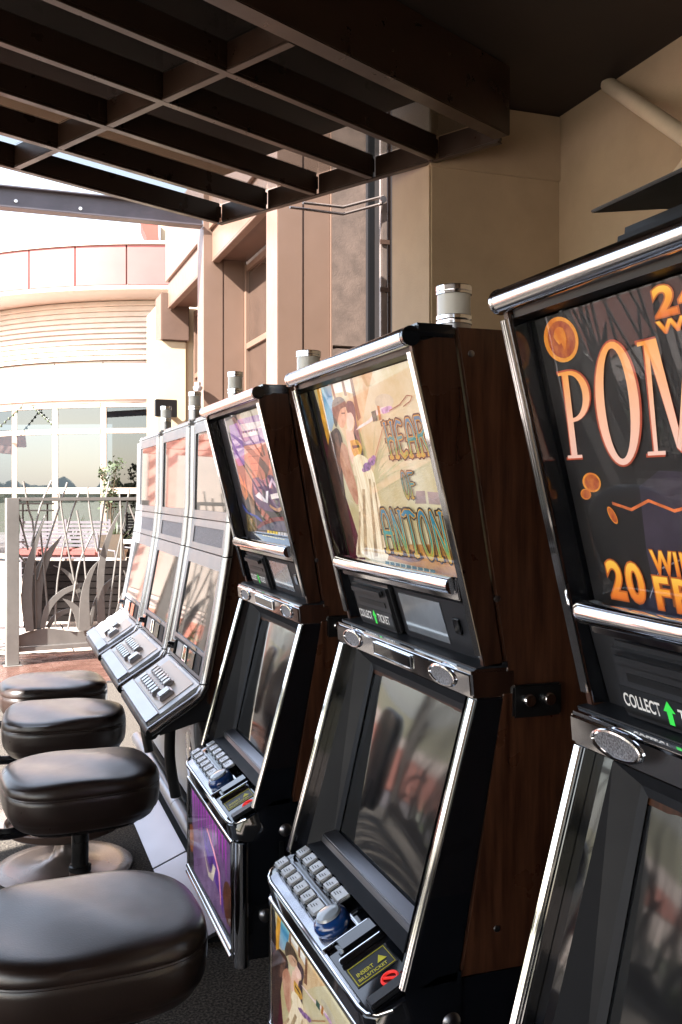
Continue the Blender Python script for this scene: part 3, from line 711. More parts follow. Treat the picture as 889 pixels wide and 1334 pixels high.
def gmat(name, stops, axis=2, emit=0.12, rough=0.12, noise=0.0, nscale=12):
    if name in MATS: return MATS[name]
    m = bpy.data.materials.new(name); m.use_nodes = True; N = m.node_tree.nodes; L = m.node_tree.links; p = N['Principled BSDF']
    tc = N.new('ShaderNodeTexCoord'); sx = N.new('ShaderNodeSeparateXYZ'); L.new(tc.outputs['Generated'], sx.inputs[0])
    rp = N.new('ShaderNodeValToRGB'); cr = rp.color_ramp
    while len(cr.elements) < len(stops): cr.elements.new(0.5)
    for e, (pos, c) in zip(cr.elements, stops): e.position = pos; e.color = (*c, 1)
    fac = sx.outputs[axis]
    if noise > 0:
        nz = N.new('ShaderNodeTexNoise'); nz.inputs['Scale'].default_value = nscale; nz.inputs['Detail'].default_value = 5
        L.new(tc.outputs['Object'], nz.inputs['Vector'])
        ma = N.new('ShaderNodeMath'); ma.operation = 'MULTIPLY_ADD'; ma.inputs[1].default_value = noise * 2; ma.inputs[2].default_value = -noise
        L.new(nz.outputs['Fac'], ma.inputs[0])
        ad = N.new('ShaderNodeMath'); ad.operation = 'ADD'; L.new(fac, ad.inputs[0]); L.new(ma.outputs[0], ad.inputs[1]); fac = ad.outputs[0]
    L.new(fac, rp.inputs[0]); L.new(rp.outputs[0], p.inputs['Base Color'])
    p.inputs['Roughness'].default_value = 0.55; emit *= 0.4
    if emit > 0: L.new(rp.outputs[0], p.inputs['Emission Color']); p.inputs['Emission Strength'].default_value = emit
    MATS[name] = m; return m
def pm(name, col, emit=0.10, noise=0.25, nscale=30, **k):                # backlit print behind glass
    return mat('print_' + name, col, 0.55, noise=noise, nscale=nscale, emit=emit * 0.4, **k)
BK = (0.004, 0.004, 0.006)
# ------------------------------------------------------------------ artwork panels (prints are children of the panel)
PW, PH = 0.505, 0.325
STROKES = {'H': [[(.14, 0), (.10, 1)], [(.86, 0), (.90, 1)], [(.14, .50), (.5, .58), (.86, .50)]],
           'E': [[(.86, .93), (.45, 1), (.16, .86), (.12, .5), (.16, .14), (.45, 0), (.88, .10)], [(.14, .52), (.66, .55)]],
           'A': [[(.08, 0), (.16, .80), (.36, .98), (.64, .98), (.84, .80), (.92, 0)], [(.14, .46), (.86, .46)]],
           'R': [[(.14, 0), (.10, 1), (.60, 1), (.84, .86), (.80, .66), (.50, .55), (.14, .52)], [(.46, .54), (.92, 0)]],
           'T': [[(.5, 0), (.5, .96)], [(.02, .92), (.25, .99), (.75, .99), (.98, .92)]],
           'O': [[(.5 + .40 * math.sin(2 * math.pi * k / 18), .5 + .5 * math.cos(2 * math.pi * k / 18)) for k in range(19)]],
           'F': [[(.14, 0), (.12, .97), (.88, .97)], [(.14, .54), (.70, .54)]],
           'N': [[(.12, 0), (.12, 1), (.88, 0), (.88, 1)]],
           'Y': [[(.06, 1), (.5, .46), (.94, 1)], [(.5, .46), (.5, 0)]]}
def stroke_word(name, M, word, x0, x1, y0, y1, z, th, m, parent, gap=.16):
    """condensed poster lettering drawn with a round pen of width th"""
    bm = bmesh.new(); n = len(word); cw = (x1 - x0) / (n + gap * (n - 1)); zz = z
    for i, ch in enumerate(word):
        ox = x0 + i * cw * (1 + gap)
        for st_ in STROKES[ch]:
            pts = [Vector((ox + a * cw, y0 + b * (y1 - y0))) for a, b in st_]
            for a, b in zip(pts, pts[1:]):
                d = (b - a).normalized(); nn = Vector((-d.y, d.x)) * th / 2; zz += 6e-7
                bm.faces.new([bm.verts.new(M @ Vector((p.x, p.y, zz))) for p in (a - nn, b - nn, b + nn, a + nn)])
            for a in pts:
                zz += 6e-7
                bm.faces.new([bm.verts.new(M @ Vector((a.x + th / 2 * math.cos(t), a.y + th / 2 * math.sin(t), zz))) for t in [2 * math.pi * k / 10 for k in range(10)]])
            for e in (pts[0], pts[-1]):                       # little foot serifs
                if ch in 'OE': continue
                zz += 6e-7; w2, h2 = th * .95, th * .30
                bm.faces.new([bm.verts.new(M @ Vector((e.x + a * w2, e.y + b * h2, zz))) for a, b in ((-1, -1), (1, -1), (1, 1), (-1, 1))])
    bm.normal_update(); nn = M.to_3x3() @ Vector((0, 0, 1))
    for f in bm.faces:
        if f.normal.dot(nn) < 0: f.normal_flip()
    return finish(name, bm, m, parent)
def st_of(Yc):
    """panel coordinates (0..1) of points measured on the top glass of the machine at Yc"""
    F0, F1 = Vector((.636, 1.226)), Vector((.530, 1.650)); dn = (F1 - F0).normalized(); inw = Vector((dn.y, -dn.x)); P0 = F0 + inw * .026 + dn * .093
    def f(px, py):
        r = ray(px, py); # plane through P0 with normal inw (X,Z)
        t = (P0.x * inw.x + (P0.y - EYE) * inw.y) / (r.x * inw.x + r.z * inw.y)
        p = Vector((0, 0, EYE)) + r * t
        v = (Vector((p.x, p.z)) - P0).dot(dn)
        return ((Yc + PW / 2 - p.y) / PW, v / PH)
    return f
ST_C = st_of(1.4575); ST_F = st_of(2.2525)
def art_couple(M, p, W, H, small=False):
    """cream painting: embracing couple at the left, lettering at the right"""
    z = [0.0]
    def F(nm, pts, m, c=3):
        z[0] += 0.00006; return flat(nm, M, [(x * W, y * H) for x, y in pts], z[0], m, p, c)
    def cl(q): return (min(max(q[0], 0.0), 1.0), min(max(q[1], 0.0), 1.0))
    def A(nm, pts, m, c=3): return F(nm, [cl(ST_C(410 + a / 4.445, 470 + b / 4.445)) for a, b in pts], m, c)
    def Bq(nm, pts, m, c=3): return F(nm, [cl(ST_C(410 + a / 4.445, 610 + b / 4.445)) for a, b in pts], m, c)
    F('painted_margin_reflection', [(0, 0), (.16, 0), (.10, .4), (.06, .75), (.03, 1), (0, 1)], gmat('margin_reflection', [(0, (.075, .003, .014)), (.45, (.11, .004, .02)), (.62, (.06, .004, .014)), (.78, (.012, .008, .010)), (1, (.012, .012, .014))], 2, .12, noise=.2, nscale=22), 0)  # dark margin, with the side wall's red reflection painted in
    A('painted_sky', [(24, 112), (85, 98), (120, 330), (100, 410), (80, 400)], gmat('blue_sky_strip', [(0, (.22, .27, .36)), (.4, (.20, .36, .46)), (.75, (.04, .20, .36)), (1, (.10, .26, .30))], 2, .25, noise=.25, nscale=40), 0)
    A('painted_edge', [(2, 112), (26, 110), (94, 470), (80, 490), (40, 330)], pm('amber', (.45, .22, .02), .25, .4, 40), 0)
    A('painted_temple', [(85, 96), (330, 30), (300, 230), (270, 420), (225, 330), (180, 210), (110, 220)], pm('temple', (.46, .27, .12), .2, .35, 26, col2=(.60, .46, .28)), 0)
    for q in ([(100, 108), (150, 96), (165, 180), (118, 190)], [(165, 92), (205, 82), (222, 190), (180, 178)]): A('painted_window', q, pm('pale_light', (.58, .56, .52), .25, .15), 0)
    for q in ([(86, 100), (96, 98), (130, 230), (118, 232)], [(150, 92), (163, 90), (190, 200), (176, 204)], [(200, 80), (214, 78), (270, 330), (252, 350)]): A('painted_beam', q, pm('temple_shade', (.20, .085, .04), .12), 0)
    A('painted_sun', ell(405, 235, 55, 45), pm('blue_moon', (.42, .38, .28), .2, .2), 0)
    Bq('painted_columns', [(590, 132), (640, 130), (650, 205), (585, 205)], pm('far_stone', (.28, .20, .19), .2, .2, 30), 0)
    Bq('painted_columns', [(655, 134), (730, 140), (740, 212), (665, 206)], pm('far_stone', (.28, .20, .19)), 0)
    Bq('painted_floor', [(420, 470), (560, 440), (700, 440), (830, 480), (840, 640), (640, 580), (420, 530)], pm('ochre_floor', (.30, .11, .02), .16, .4, 24, col2=(.50, .25, .06)), 0)
    Bq('painted_floor', [(430, 500), (560, 470), (640, 520), (560, 545)], pm('ochre_shade', (.17, .06, .015), .1, .4, 30), 2)
    # man
    A('painted_cloak', [(92, 420), (130, 388), (160, 440), (172, 540), (165, 640), (185, 800), (230, 1060), (215, 1110), (150, 960), (100, 760), (82, 600), (82, 490)], pm('cloak', (.030, .011, .009), .04, .6, 40, col2=(.10, .042, .028)))
    A('painted_cloak_fold', [(120, 430), (135, 420), (160, 560), (150, 660), (135, 600)], pm('cloak_light', (.16, .075, .05), .1, .5, 50))
    A('painted_arm', [(160, 470), (190, 500), (212, 600), (240, 700), (262, 800), (246, 830), (200, 740), (165, 640), (150, 560)], pm('skin_man', (.36, .15, .085), .2, .45, 40, col2=(.56, .32, .22)))
    A('painted_face', [(150, 262), (176, 262), (188, 300), (186, 345), (172, 385), (150, 380), (136, 335), (138, 290)], pm('skin_man2', (.42, .22, .13), .2, .4, 60, col2=(.56, .36, .25)))
    A('painted_hair', [(108, 300), (106, 240), (136, 208), (172, 220), (190, 262), (168, 270), (150, 290), (140, 330), (130, 385), (114, 350)], pm('hair_man', (.045, .028, .018), .05, .6, 90, col2=(.17, .11, .07)))
    A('painted_brow', [(158, 300), (180, 298), (180, 306), (160, 308)], pm('brow', (.05, .025, .02), 0), 0)
    # woman
    Bq('painted_gown', [(245, 10), (330, 0), (365, 120), (395, 260), (415, 420), (425, 535), (300, 515), (245, 500), (262, 330), (255, 150)], pm('gown', (.56, .43, .27), .25, .3, 26, col2=(.74, .66, .50), stretch=(1, 6, .5)), 3)
    for q in ([(280, 120), (296, 120), (312, 500), (292, 500)], [(318, 60), (328, 60), (372, 510), (352, 510)], [(345, 80), (352, 80), (410, 460), (398, 470)], [(262, 250), (272, 250), (268, 500), (254, 498)]): Bq('painted_fold', q, pm('fold', (.46, .32, .18), .12, .4, 40), 0)
    A('painted_chest', [(186, 395), (230, 395), (262, 455), (280, 520), (262, 600), (225, 600), (200, 520)], pm('skin_woman', (.58, .33, .24), .22, .35, 40, col2=(.70, .48, .38)))
    A('painted_face', [(190, 300), (216, 296), (232, 330), (232, 372), (216, 404), (194, 385)], pm('skin_woman2', (.62, .38, .30), .25, .3, 60, col2=(.70, .50, .42)))
    A('painted_hair', [(186, 262), (196, 232), (226, 238), (242, 290), (246, 350), (262, 420), (296, 580), (286, 600), (250, 500), (232, 410), (238, 350), (218, 300), (196, 300)], pm('hair_woman', (.035, .02, .035), .05, .6, 90, col2=(.13, .07, .08)))
    A('painted_collar', [(210, 462), (250, 456), (278, 492), (272, 545), (240, 556), (222, 520)], pm('gold_collar', (.40, .17, .012), .2, .6, 110, col2=(.62, .38, .06)))
    A('painted_collar', [(222, 490), (262, 486), (268, 500), (228, 508)], pm('collar_dark', (.07, .03, .02), .05), 0)
    A('painted_gown', [(230, 560), (270, 540), (330, 590), (300, 660), (235, 660)], pm('gown', (.5, .4, .3)), 3)
    A('painted_sleeve', [(245, 402), (300, 372), (338, 348), (372, 312), (440, 292), (452, 266), (400, 266), (350, 296), (320, 340), (265, 376)], pm('arm', (.58, .44, .42), .25, .3, 40, col2=(.70, .60, .60)))
    A('painted_cuff', [(334, 294), (360, 284), (372, 344), (346, 352)], pm('cuff', (.03, .085, .06), .1, .6, 120), 0)
    A('painted_cuff', [(368, 258), (382, 260), (394, 340), (380, 344)], pm('cuff2', (.40, .15, .025), .15, .5, 80), 0)
    A('painted_hand', [(392, 278), (440, 258), (458, 282), (404, 306)], pm('lilac', (.38, .24, .40), .2, .4, 90))
    for a, b in (((440, 288), (500, 252)), ((500, 252), (542, 198)), ((542, 198), (572, 202)), ((572, 202), (562, 232)), ((562, 232), (522, 262))):
        d = Vector((b[0] - a[0], b[1] - a[1])).normalized(); n_ = (-d.y * 3.2, d.x * 3.2)
        A('painted_crook', [(a[0] + n_[0], a[1] + n_[1]), (b[0] + n_[0], b[1] + n_[1]), (b[0] - n_[0], b[1] - n_[1]), (a[0] - n_[0], a[1] - n_[1])], pm('crook', (.24, .10, .04), .12, .5, 90), 0)
    A('painted_staff', [(411, 345), (418, 345), (364, 545), (358, 545)], pm('staff', (.40, .20, .09), .15), 0)
    for q in (ell(312, 612, 24, 26, 9), ell(338, 582, 22, 24, 9), ell(350, 560, 14, 16, 9), ell(296, 630, 14, 14, 9)): A('painted_flower', q, pm('violet', (.22, .11, .26), .2, .6, 140), 0)
    if not small:
        dk, gd = pm('letter_dark', (.016, .005, .003), .0, .1), pm('letter_gold', (.42, .22, .02), .2, .2)
        te = gmat('letter_teal', [(0, (.40, .24, .015)), (.16, (.14, .22, .045)), (.36, (.006, .19, .165)), (1, (.003, .12, .22))], 2, .25)
        for (tx, x0, x1, y0, y1, th) in (('HEART', .615, .985, .575, .745, .0066), ('OF', .655, .75, .375, .50, .0044), ('ANTONY', .405, .985, .085, .305, .0080)):
            for k, (f, mm) in enumerate(((2.15, dk), (1.35, gd), (.80, te))):
                stroke_word('lettering', M, tx, x0 * W, x1 * W, y0 * H, y1 * H, z[0] + .00015 + k * .00012, th * f, mm, p, .22)
            bm_ = None
        for k in range(9):
            F('small_print', [(.36 + .045 * k, .012), (.395 + .045 * k, .012), (.395 + .045 * k, .026), (.36 + .045 * k, .026)], pm('teal_line', (.02, .09, .07), .1), 0)
def art_football(M, p, W, H):
    z = [0.0]
    def cl(q): return (min(max(q[0], 0.0), 1.0), min(max(q[1], 0.0), 1.0))
    def F(nm, pts, m, c=3):
        z[0] += 0.00006; return flat(nm, M, [(x * W, y * H) for x, y in pts], z[0], m, p, c)
    def A(nm, pts, m, c=3): return F(nm, [cl(ST_F(270 + a / 6.06, 500 + b / 6.06)) for a, b in pts], m, c)
    A('painted_roof', [(222, 190), (500, 120), (520, 250), (240, 300)], pm('roof_grey', (.26, .24, .17), .15), 0)
    A('painted_stand', [(238, 285), (430, 235), (500, 240), (560, 440), (420, 470), (285, 490)], pm('purple_stand', (.13, .04, .22), .15, .5, 60, col2=(.30, .16, .36)), 0)
    A('painted_sign', [(262, 320), (470, 285), (500, 330), (275, 375)], pm('white_sign', (.52, .44, .46), .2, .25, 90), 0)
    A('painted_sign', [(275, 392), (400, 370), (410, 400), (284, 425)], pm('white_sign', (.5, .4, .4)), 0)
    for k in range(6): A('painted_mark', [(282 + 22 * k, 376 - 4 * k), (292 + 22 * k, 374 - 4 * k), (294 + 22 * k, 390 - 4 * k), (284 + 22 * k, 392 - 4 * k)], pm('mark_dark', (.09, .01, .03), .05), 0)
    A('painted_wall_reflection', [(290, 492), (440, 466), (560, 440), (640, 900), (360, 900)], pm('brick_red', (.36, .085, .045), .22, .35, 24, col2=(.52, .17, .11)), 0)  # reflected red brickwork put into the print as colour
    for k in range(6): A('painted_course_reflection', [(296 + 11 * k, 520 + 56 * k), (600 + 6 * k, 490 + 56 * k), (600 + 6 * k, 494 + 56 * k), (296 + 11 * k, 525 + 56 * k)], pm('line_dark', (.17, .035, .02), .1), 0)
    A('painted_rays', [(178, 330), (240, 308), (296, 500), (300, 640), (250, 650), (215, 560)], pm('violet_ray', (.045, .008, .14), .2, .7, 60, stretch=(1, 8, 1), col2=(.20, .04, .38)), 0)
    A('painted_shade', [(296, 520), (340, 600), (370, 760), (380, 1000), (400, 1130), (385, 1180), (330, 900), (300, 640)], pm('tan_edge', (.30, .17, .11), .1, .4, 30), 0)
    A('painted_arm', [(440, 480), (520, 440), (570, 450), (570, 540), (500, 560), (492, 680), (470, 740), (430, 752), (400, 725), (415, 600)], pm('arm_dark', (.085, .03, .02), .08, .5, 30, col2=(.17, .07, .045)))
    A('painted_player', [(358, 748), (405, 738), (450, 756), (500, 715), (560, 770), (640, 900), (632, 980), (560, 1010), (430, 985), (372, 900)], pm('purple_jersey', (.055, .022, .085), .12, .5, 40, col2=(.13, .06, .17)))
    A('painted_number', [(383, 882), (415, 852), (466, 915), (470, 848), (488, 842), (484, 940), (440, 925), (398, 895)], pm('white_number', (.58, .55, .60), .3), 0)
    A('painted_number', [(490, 800), (515, 740), (552, 800), (548, 822), (518, 775), (500, 830)], pm('pink_number', (.56, .42, .52), .3), 0)
    A('painted_bench_reflection', [(505, 872), (612, 850), (630, 892), (515, 910)], pm('white_bench', (.68, .60, .60), .3), 0)  # white bench of the same reflection, coloured into the print
    A('painted_arm', [(500, 950), (560, 985), (630, 940), (634, 965), (570, 1010), (505, 975)], pm('skin_tan', (.50, .26, .16), .15), 2)
    A('painted_spark', [(255, 700), (300, 800), (290, 720), (330, 880), (310, 920), (280, 860)], pm('fire', (.38, .10, .02), .25, .6, 60), 0)
    A('painted_sweep', [(280, 940), (330, 1010), (400, 1040), (440, 1080), (450, 1100), (380, 1050), (310, 1010)], pm('blue_sweep', (.02, .05, .30), .2), 2)
    A('painted_arc', [(400, 1130), (440, 1085), (520, 1055), (660, 1045), (660, 1075), (540, 1085), (460, 1110), (410, 1145)], pm('arc_red', (.18, .02, .03), .15), 0)
    A('painted_ball', [(402, 1150), (460, 1112), (540, 1088), (662, 1078), (670, 1200), (400, 1200)], pm('ball_blue', (.022, .024, .09), .1, .6, 30, col2=(.16, .16, .22)), 0)
    A('painted_footer', [(395, 1150), (670, 1165), (690, 1260), (390, 1200)], pm('near_black', (.006, .006, .009), 0), 0)
    for k in range(8): A('small_print', [(480 + 22 * k, 1155 + 3 * k), (497 + 22 * k, 1157 + 3 * k), (498 + 22 * k, 1178 + 3 * k), (481 + 22 * k, 1176 + 3 * k)], pm('yellow_print', (.55, .40, .02), .3) if k < 4 else pm('white_print', (.5, .5, .52), .25), 0)
    for k in range(9): A('small_print', [(445 + 20 * k, 1190 + 4 * k), (460 + 20 * k, 1193 + 4 * k), (460 + 20 * k, 1198 + 4 * k), (445 + 20 * k, 1195 + 4 * k)], pm('yellow_print', (.5, .4, .02)), 0)
    A('painted_badge', [(318, 1025), (382, 1045), (392, 1165), (330, 1160)], pm('badge', (.12, .08, .01), .1, .9, 160), 0)
def serif(M, p, ch, x, y, w, h, z, mm, sl=0.22):
    """bookish slanted capitals drawn from strokes"""
    def Q(pts): return [(x + a * w + sl * (b * h), y + b * h) for a, b in pts]
    polys = []
    if ch == 'I': polys = [[(.36, .04), (.64, .04), (.64, .96), (.36, .96)], [(.15, 0), (.85, 0), (.85, .035), (.15, .035)], [(.15, .965), (.85, .965), (.85, 1), (.15, 1)]]
    if ch in 'PE': polys = [[(.14, .03), (.34, .03), (.34, .97), (.14, .97)], [(0, 0), (.50, 0), (.50, .035), (0, .035)], [(0, .965), (.34, .965), (.34, 1), (0, 1)]]
    if ch == 'E': polys += [[(.34, .955), (.86, .955), (.90, .78), (.84, .78), (.78, .92), (.34, .92)], [(.34, .50), (.66, .50), (.66, .545), (.34, .545)], [(.34, 0), (.88, 0), (.94, .22), (.88, .22), (.80, .05), (.34, .05)]]
    if ch == 'P':
        a0, b0 = (.34, .72), (.60, .27)
        out = [(a0[0] + math.sin(t) * .62, .71 + math.cos(t) * .29) for t in [math.pi * k / 14 for k in range(15)]]
        inn = [(a0[0] + math.sin(t) * .40, .71 + math.cos(t) * .245) for t in [math.pi * k / 14 for k in range(15)]]
        polys.append(out + inn[::-1])
    if ch == 'O':
        for s in (0, 1):
            ts = [math.pi * s + math.pi * k / 18 for k in range(19)]
            out = [(.5 + math.sin(t) * .52, .5 + math.cos(t) * .53) for t in ts]; inn = [(.5 + math.sin(t) * .30, .5 + math.cos(t) * .475) for t in ts]
            polys.append(out + inn[::-1])
    if ch == 'M':
        polys = [[(.10, .03), (.17, .03), (.19, .97), (.10, .97)], [(.08, 1), (.32, 1), (.56, .22), (.50, .06), (.17, .9)], [(.50, .06), (.57, .22), (.80, 1), (.86, 1), (.57, .02)], [(.74, .03), (.94, .03), (.96, 1), (.80, 1)],
                 [(-.02, 0), (.30, 0), (.30, .035), (-.02, .035)], [(.64, 0), (1.05, 0), (1.05, .035), (.64, .035)], [(-.02, .965), (.2, .965), (.2, 1), (-.02, 1)], [(.86, .965), (1.08, .965), (1.08, 1), (.86, 1)]]
    bm = bmesh.new()
    for pl in polys: bm.faces.new([bm.verts.new(M @ Vector((a, b, z))) for a, b in Q(pl)])
    bm.normal_update(); nn = M.to_3x3() @ Vector((0, 0, 1))
    for f in bm.faces:
        if f.normal.dot(nn) < 0: f.normal_flip()
    bmesh.ops.triangulate(bm, faces=bm.faces)
    return finish('lettering', bm, mm, p)
def art_volcano(M, p, W, H):
    S = lambda pts: [(x * W, y * H) for x, y in pts]
    z = [0.0]
    def F(nm, pts, m, c=3):
        z[0] += 0.00006; return flat(nm, M, S(pts), z[0], m, p, c)
    F('painted_night', [(.22, 0), (1, 0), (1, .45), (.8, .5), (.6, .44), (.4, .46), (.24, .42)], pm('dusk', (.012, .010, .022), .05, .5, 8, col2=(.04, .03, .055)), 2)
    lv = pm('lava', (.50, .12, .03), .22, .4, 40)
    pts = [(.14, .37), (.2, .35), (.26, .38), (.33, .35), (.40, .37), (.44, .40), (.50, .36), (.58, .41), (.64, .40), (.72, .37), (.8, .41), (.9, .38), (1, .40)]
    F('painted_bolt', pts + [(a, b - .010) for a, b in pts[::-1]], lv, 0)
    F('painted_glow', ell(.78, .2, .10, .12), pm('ember', (.16, .015, .02), .12, .6, 12), 0)
    arc = [(.20, .06), (.25, .16), (.36, .22), (.5, .235), (.64, .21), (.78, .13), (.86, .0)]
    F('painted_dome', arc + [(.20, 0)], pm('dome_blue', (.008, .008, .025), .03, .4, 12), 3)
    F('painted_rim', arc + [(a, b - .006) for a, b in arc[::-1]], pm('rim', (.22, .22, .28), .1), 0)
    for i in range(6): F('painted_streak', [(.24 + .03 * i, .04), (.246 + .03 * i, .04), (.25 + .03 * i, .14), (.244 + .03 * i, .14)], pm('streak', (.20, .06, .01), .12), 0)
    # coins
    co, ci = pm('coin', (.45, .11, .01), .22, .4, 60, col2=(.62, .26, .03)), pm('coin_face', (.26, .035, .01), .15, .6, 90, col2=(.45, .12, .02))
    for (cx, cy, rx, ry, ro) in ((.083, .915, .062, .075, .1), (.085, .435, .034, .032, .9), (.055, .395, .02, .018, .6), (.135, .325, .012, .03, .3)):
        c = [(a, b) for a, b in ell(cx, cy, rx, ry, 28, 0, ro)]; F('painted_coin', c, co, 0)
        F('painted_coin', [(a, b) for a, b in ell(cx + rx * .04, cy, rx * .80, ry * .82, 28, 0, ro)], ci, 0)
    F('painted_coin', [(.06, .93), (.075, .955), (.10, .95), (.105, .91), (.09, .88), (.085, .905), (.075, .90)], co, 2)
    rim, fil = pm('title_edge', (.32, .05, .02), .2, .2), gmat('title_fill', [(0, (.62, .40, .34)), (.45, (.66, .36, .24)), (1, (.62, .25, .04))], 2, .26, noise=.1)
    x = .018
    for ch, w, y0, h in (('P', .125, .52, .29), ('O', .150, .50, .36), ('M', .185, .515, .335), ('P', .135, .515, .33), ('E', .12, .515, .32), ('I', .07, .52, .32), ('I', .07, .525, .29)):
        e = .006
        serif(M, p, ch, (x - e) * W, (y0 - e) * H, (w * .88 + 2 * e) * W, (h + 2 * e) * H, z[0] + .00012, rim, .16)
        serif(M, p, ch, x * W, y0 * H, w * .88 * W, h * H, z[0] + .00022, fil, .16); x += w
    go, gd = pm('gold_edge', (.35, .08, .01), .2, .2), gmat('gold_fill', [(0, (.50, .10, .01)), (.6, (.62, .25, .02)), (1, (.66, .40, .05))], 2, .26)
    for (tx, x0, x1, y0, y1, f) in (('243', .395, .58, .905, .985, 1), ('WAYS', .39, .59, .858, .893, 1), ('WIN', .235, .36, .145, .215, 1), ('20', .075, .19, .04, .165, 1), ('FREE', .228, .46, .03, .13, 1)):
        text('lettering', M, tx, x0 * W, y0 * H, x1 * W, y1 * H, z[0] + .00012, go, p, off=.06, space=1.12)
        text('lettering', M, tx, x0 * W, y0 * H, x1 * W, y1 * H, z[0] + .00022, gd, p, off=.025, space=1.12)
ART_BG = {'couple': lambda: pm('cream_sky', (.42, .34, .16), .20, .2, 9, col2=(.54, .50, .36)), 'football': lambda: pm('night_black', (.012, .010, .018), .0, .2), 'volcano': lambda: pm('pitch_black', (.004, .004, .006), .0, .2)}
ART = {'couple': art_couple, 'football': art_football, 'volcano': art_volcano}
def belly_football(M, p, W, H):
    S = lambda pts: [(x * W, y * H) for x, y in pts]
    z = [0.0]
    def F(nm, pts, m, c=2):
        z[0] += 0.00006; return flat(nm, M, S(pts), z[0], m, p, c)
    F('painted_haze', [(.12, .02), (.95, .05), (.95, .98), (.05, .98)], pm('mauve', (.10, .04, .15), .16, .6, 12, col2=(.26, .15, .30)), 0)
    rv = random.Random(2)
    for k in range(12):
        x = .08 + .07 * k; F('painted_ray', [(x, .98), (x + .035, .98), (x + .03, .62 + rv.uniform(-.1, .1))], pm('magenta_ray', (.34, .03, .36), .3), 0)
    F('painted_player', [(.35, .75), (.6, .7), (.78, .45), (.82, .12), (.72, .3), (.55, .38), (.4, .55)], pm('purple_figure', (.10, .03, .26), .2, .5, 30))
    F('painted_number', [(.38, .5), (.5, .32), (.56, .36), (.6, .5), (.66, .5), (.60, .3), (.5, .27), (.42, .4)], pm('cream_number', (.60, .50, .40), .25), 0)
    F('painted_outline', [(.45, .78), (.62, .62), (.72, .5), (.76, .2), (.78, .2), (.75, .52), (.64, .66), (.47, .80)], pm('hot_outline', (.62, .22, .30), .35), 0)
    F('painted_ball', ell(.92, .35, .10, .22), pm('ball_amber', (.16, .04, .01), .1, .5, 20), 0)
    F('painted_fire', [(.02, .5), (.1, .55), (.13, .35), (.08, .2), (.03, .25)], pm('fire_dark', (.25, .06, .01), .15, .5, 30))

# ------------------------------------------------------------------ chrome cabinets
grille_m = mat('speaker_mesh', (0.20, 0.20, 0.22), 0.5, 0.5, bump=0.8, bscale=900, noise=0.5, nscale=420, detail=1)
deck_m = mat('deck_plate', (0.40, 0.41, 0.45), 0.16, 0.85, rnoise=0.06, noise=0.2, nscale=12)
yellow_p, red_p, green_p, white_p = pm('sticker_yellow', (.55, .50, .02), .05, .05), pm('sign_red', (.60, .02, .015), .25, .05), pm('arrow_green', (.03, .50, .06), .25, .05), pm('white_ink', (.70, .70, .70), .05, .05)
locks_m = steel
def lamp(o, X, Y, z0, r, h, nm='lamp'):
    l = lathe(nm, [(0, 0), (r * 1.05, 0), (r * 1.05, h * .14), (r * .9, h * .145), (0, h * .145)], (X, Y, z0), black_gloss, o, 28)
    lathe('ring', [(r * .85, h * .15), (r * .99, h * .15), (r * .99, h * .44), (r * .85, h * .445)], (X, Y, z0), steel, l, 28)
    lathe('ring', [(r * .85, h * .45), (r * 1.05, h * .45), (r * 1.05, h * .49), (r * .9, h * .505), (r * 1.04, h * .52), (r * 1.04, h * .57), (r * .85, h * .575)], (X, Y, z0), chrome, l, 28, angle=25)
    lathe('lens', [(r * .85, h * .58), (r * .98, h * .58), (r * .98, h * .87), (r * .85, h * .872)], (X, Y, z0), lamp_glass, l, 28)
    lathe('cap', [(r * .85, h * .875), (r * 1.05, h * .875), (r * 1.05, h * .905), (r * .97, h * .915), (r * 1.05, h * .925), (r * 1.05, h * .99), (r * 1.02, h), (0, h)], (X, Y, z0), chrome, l, 28, angle=25)
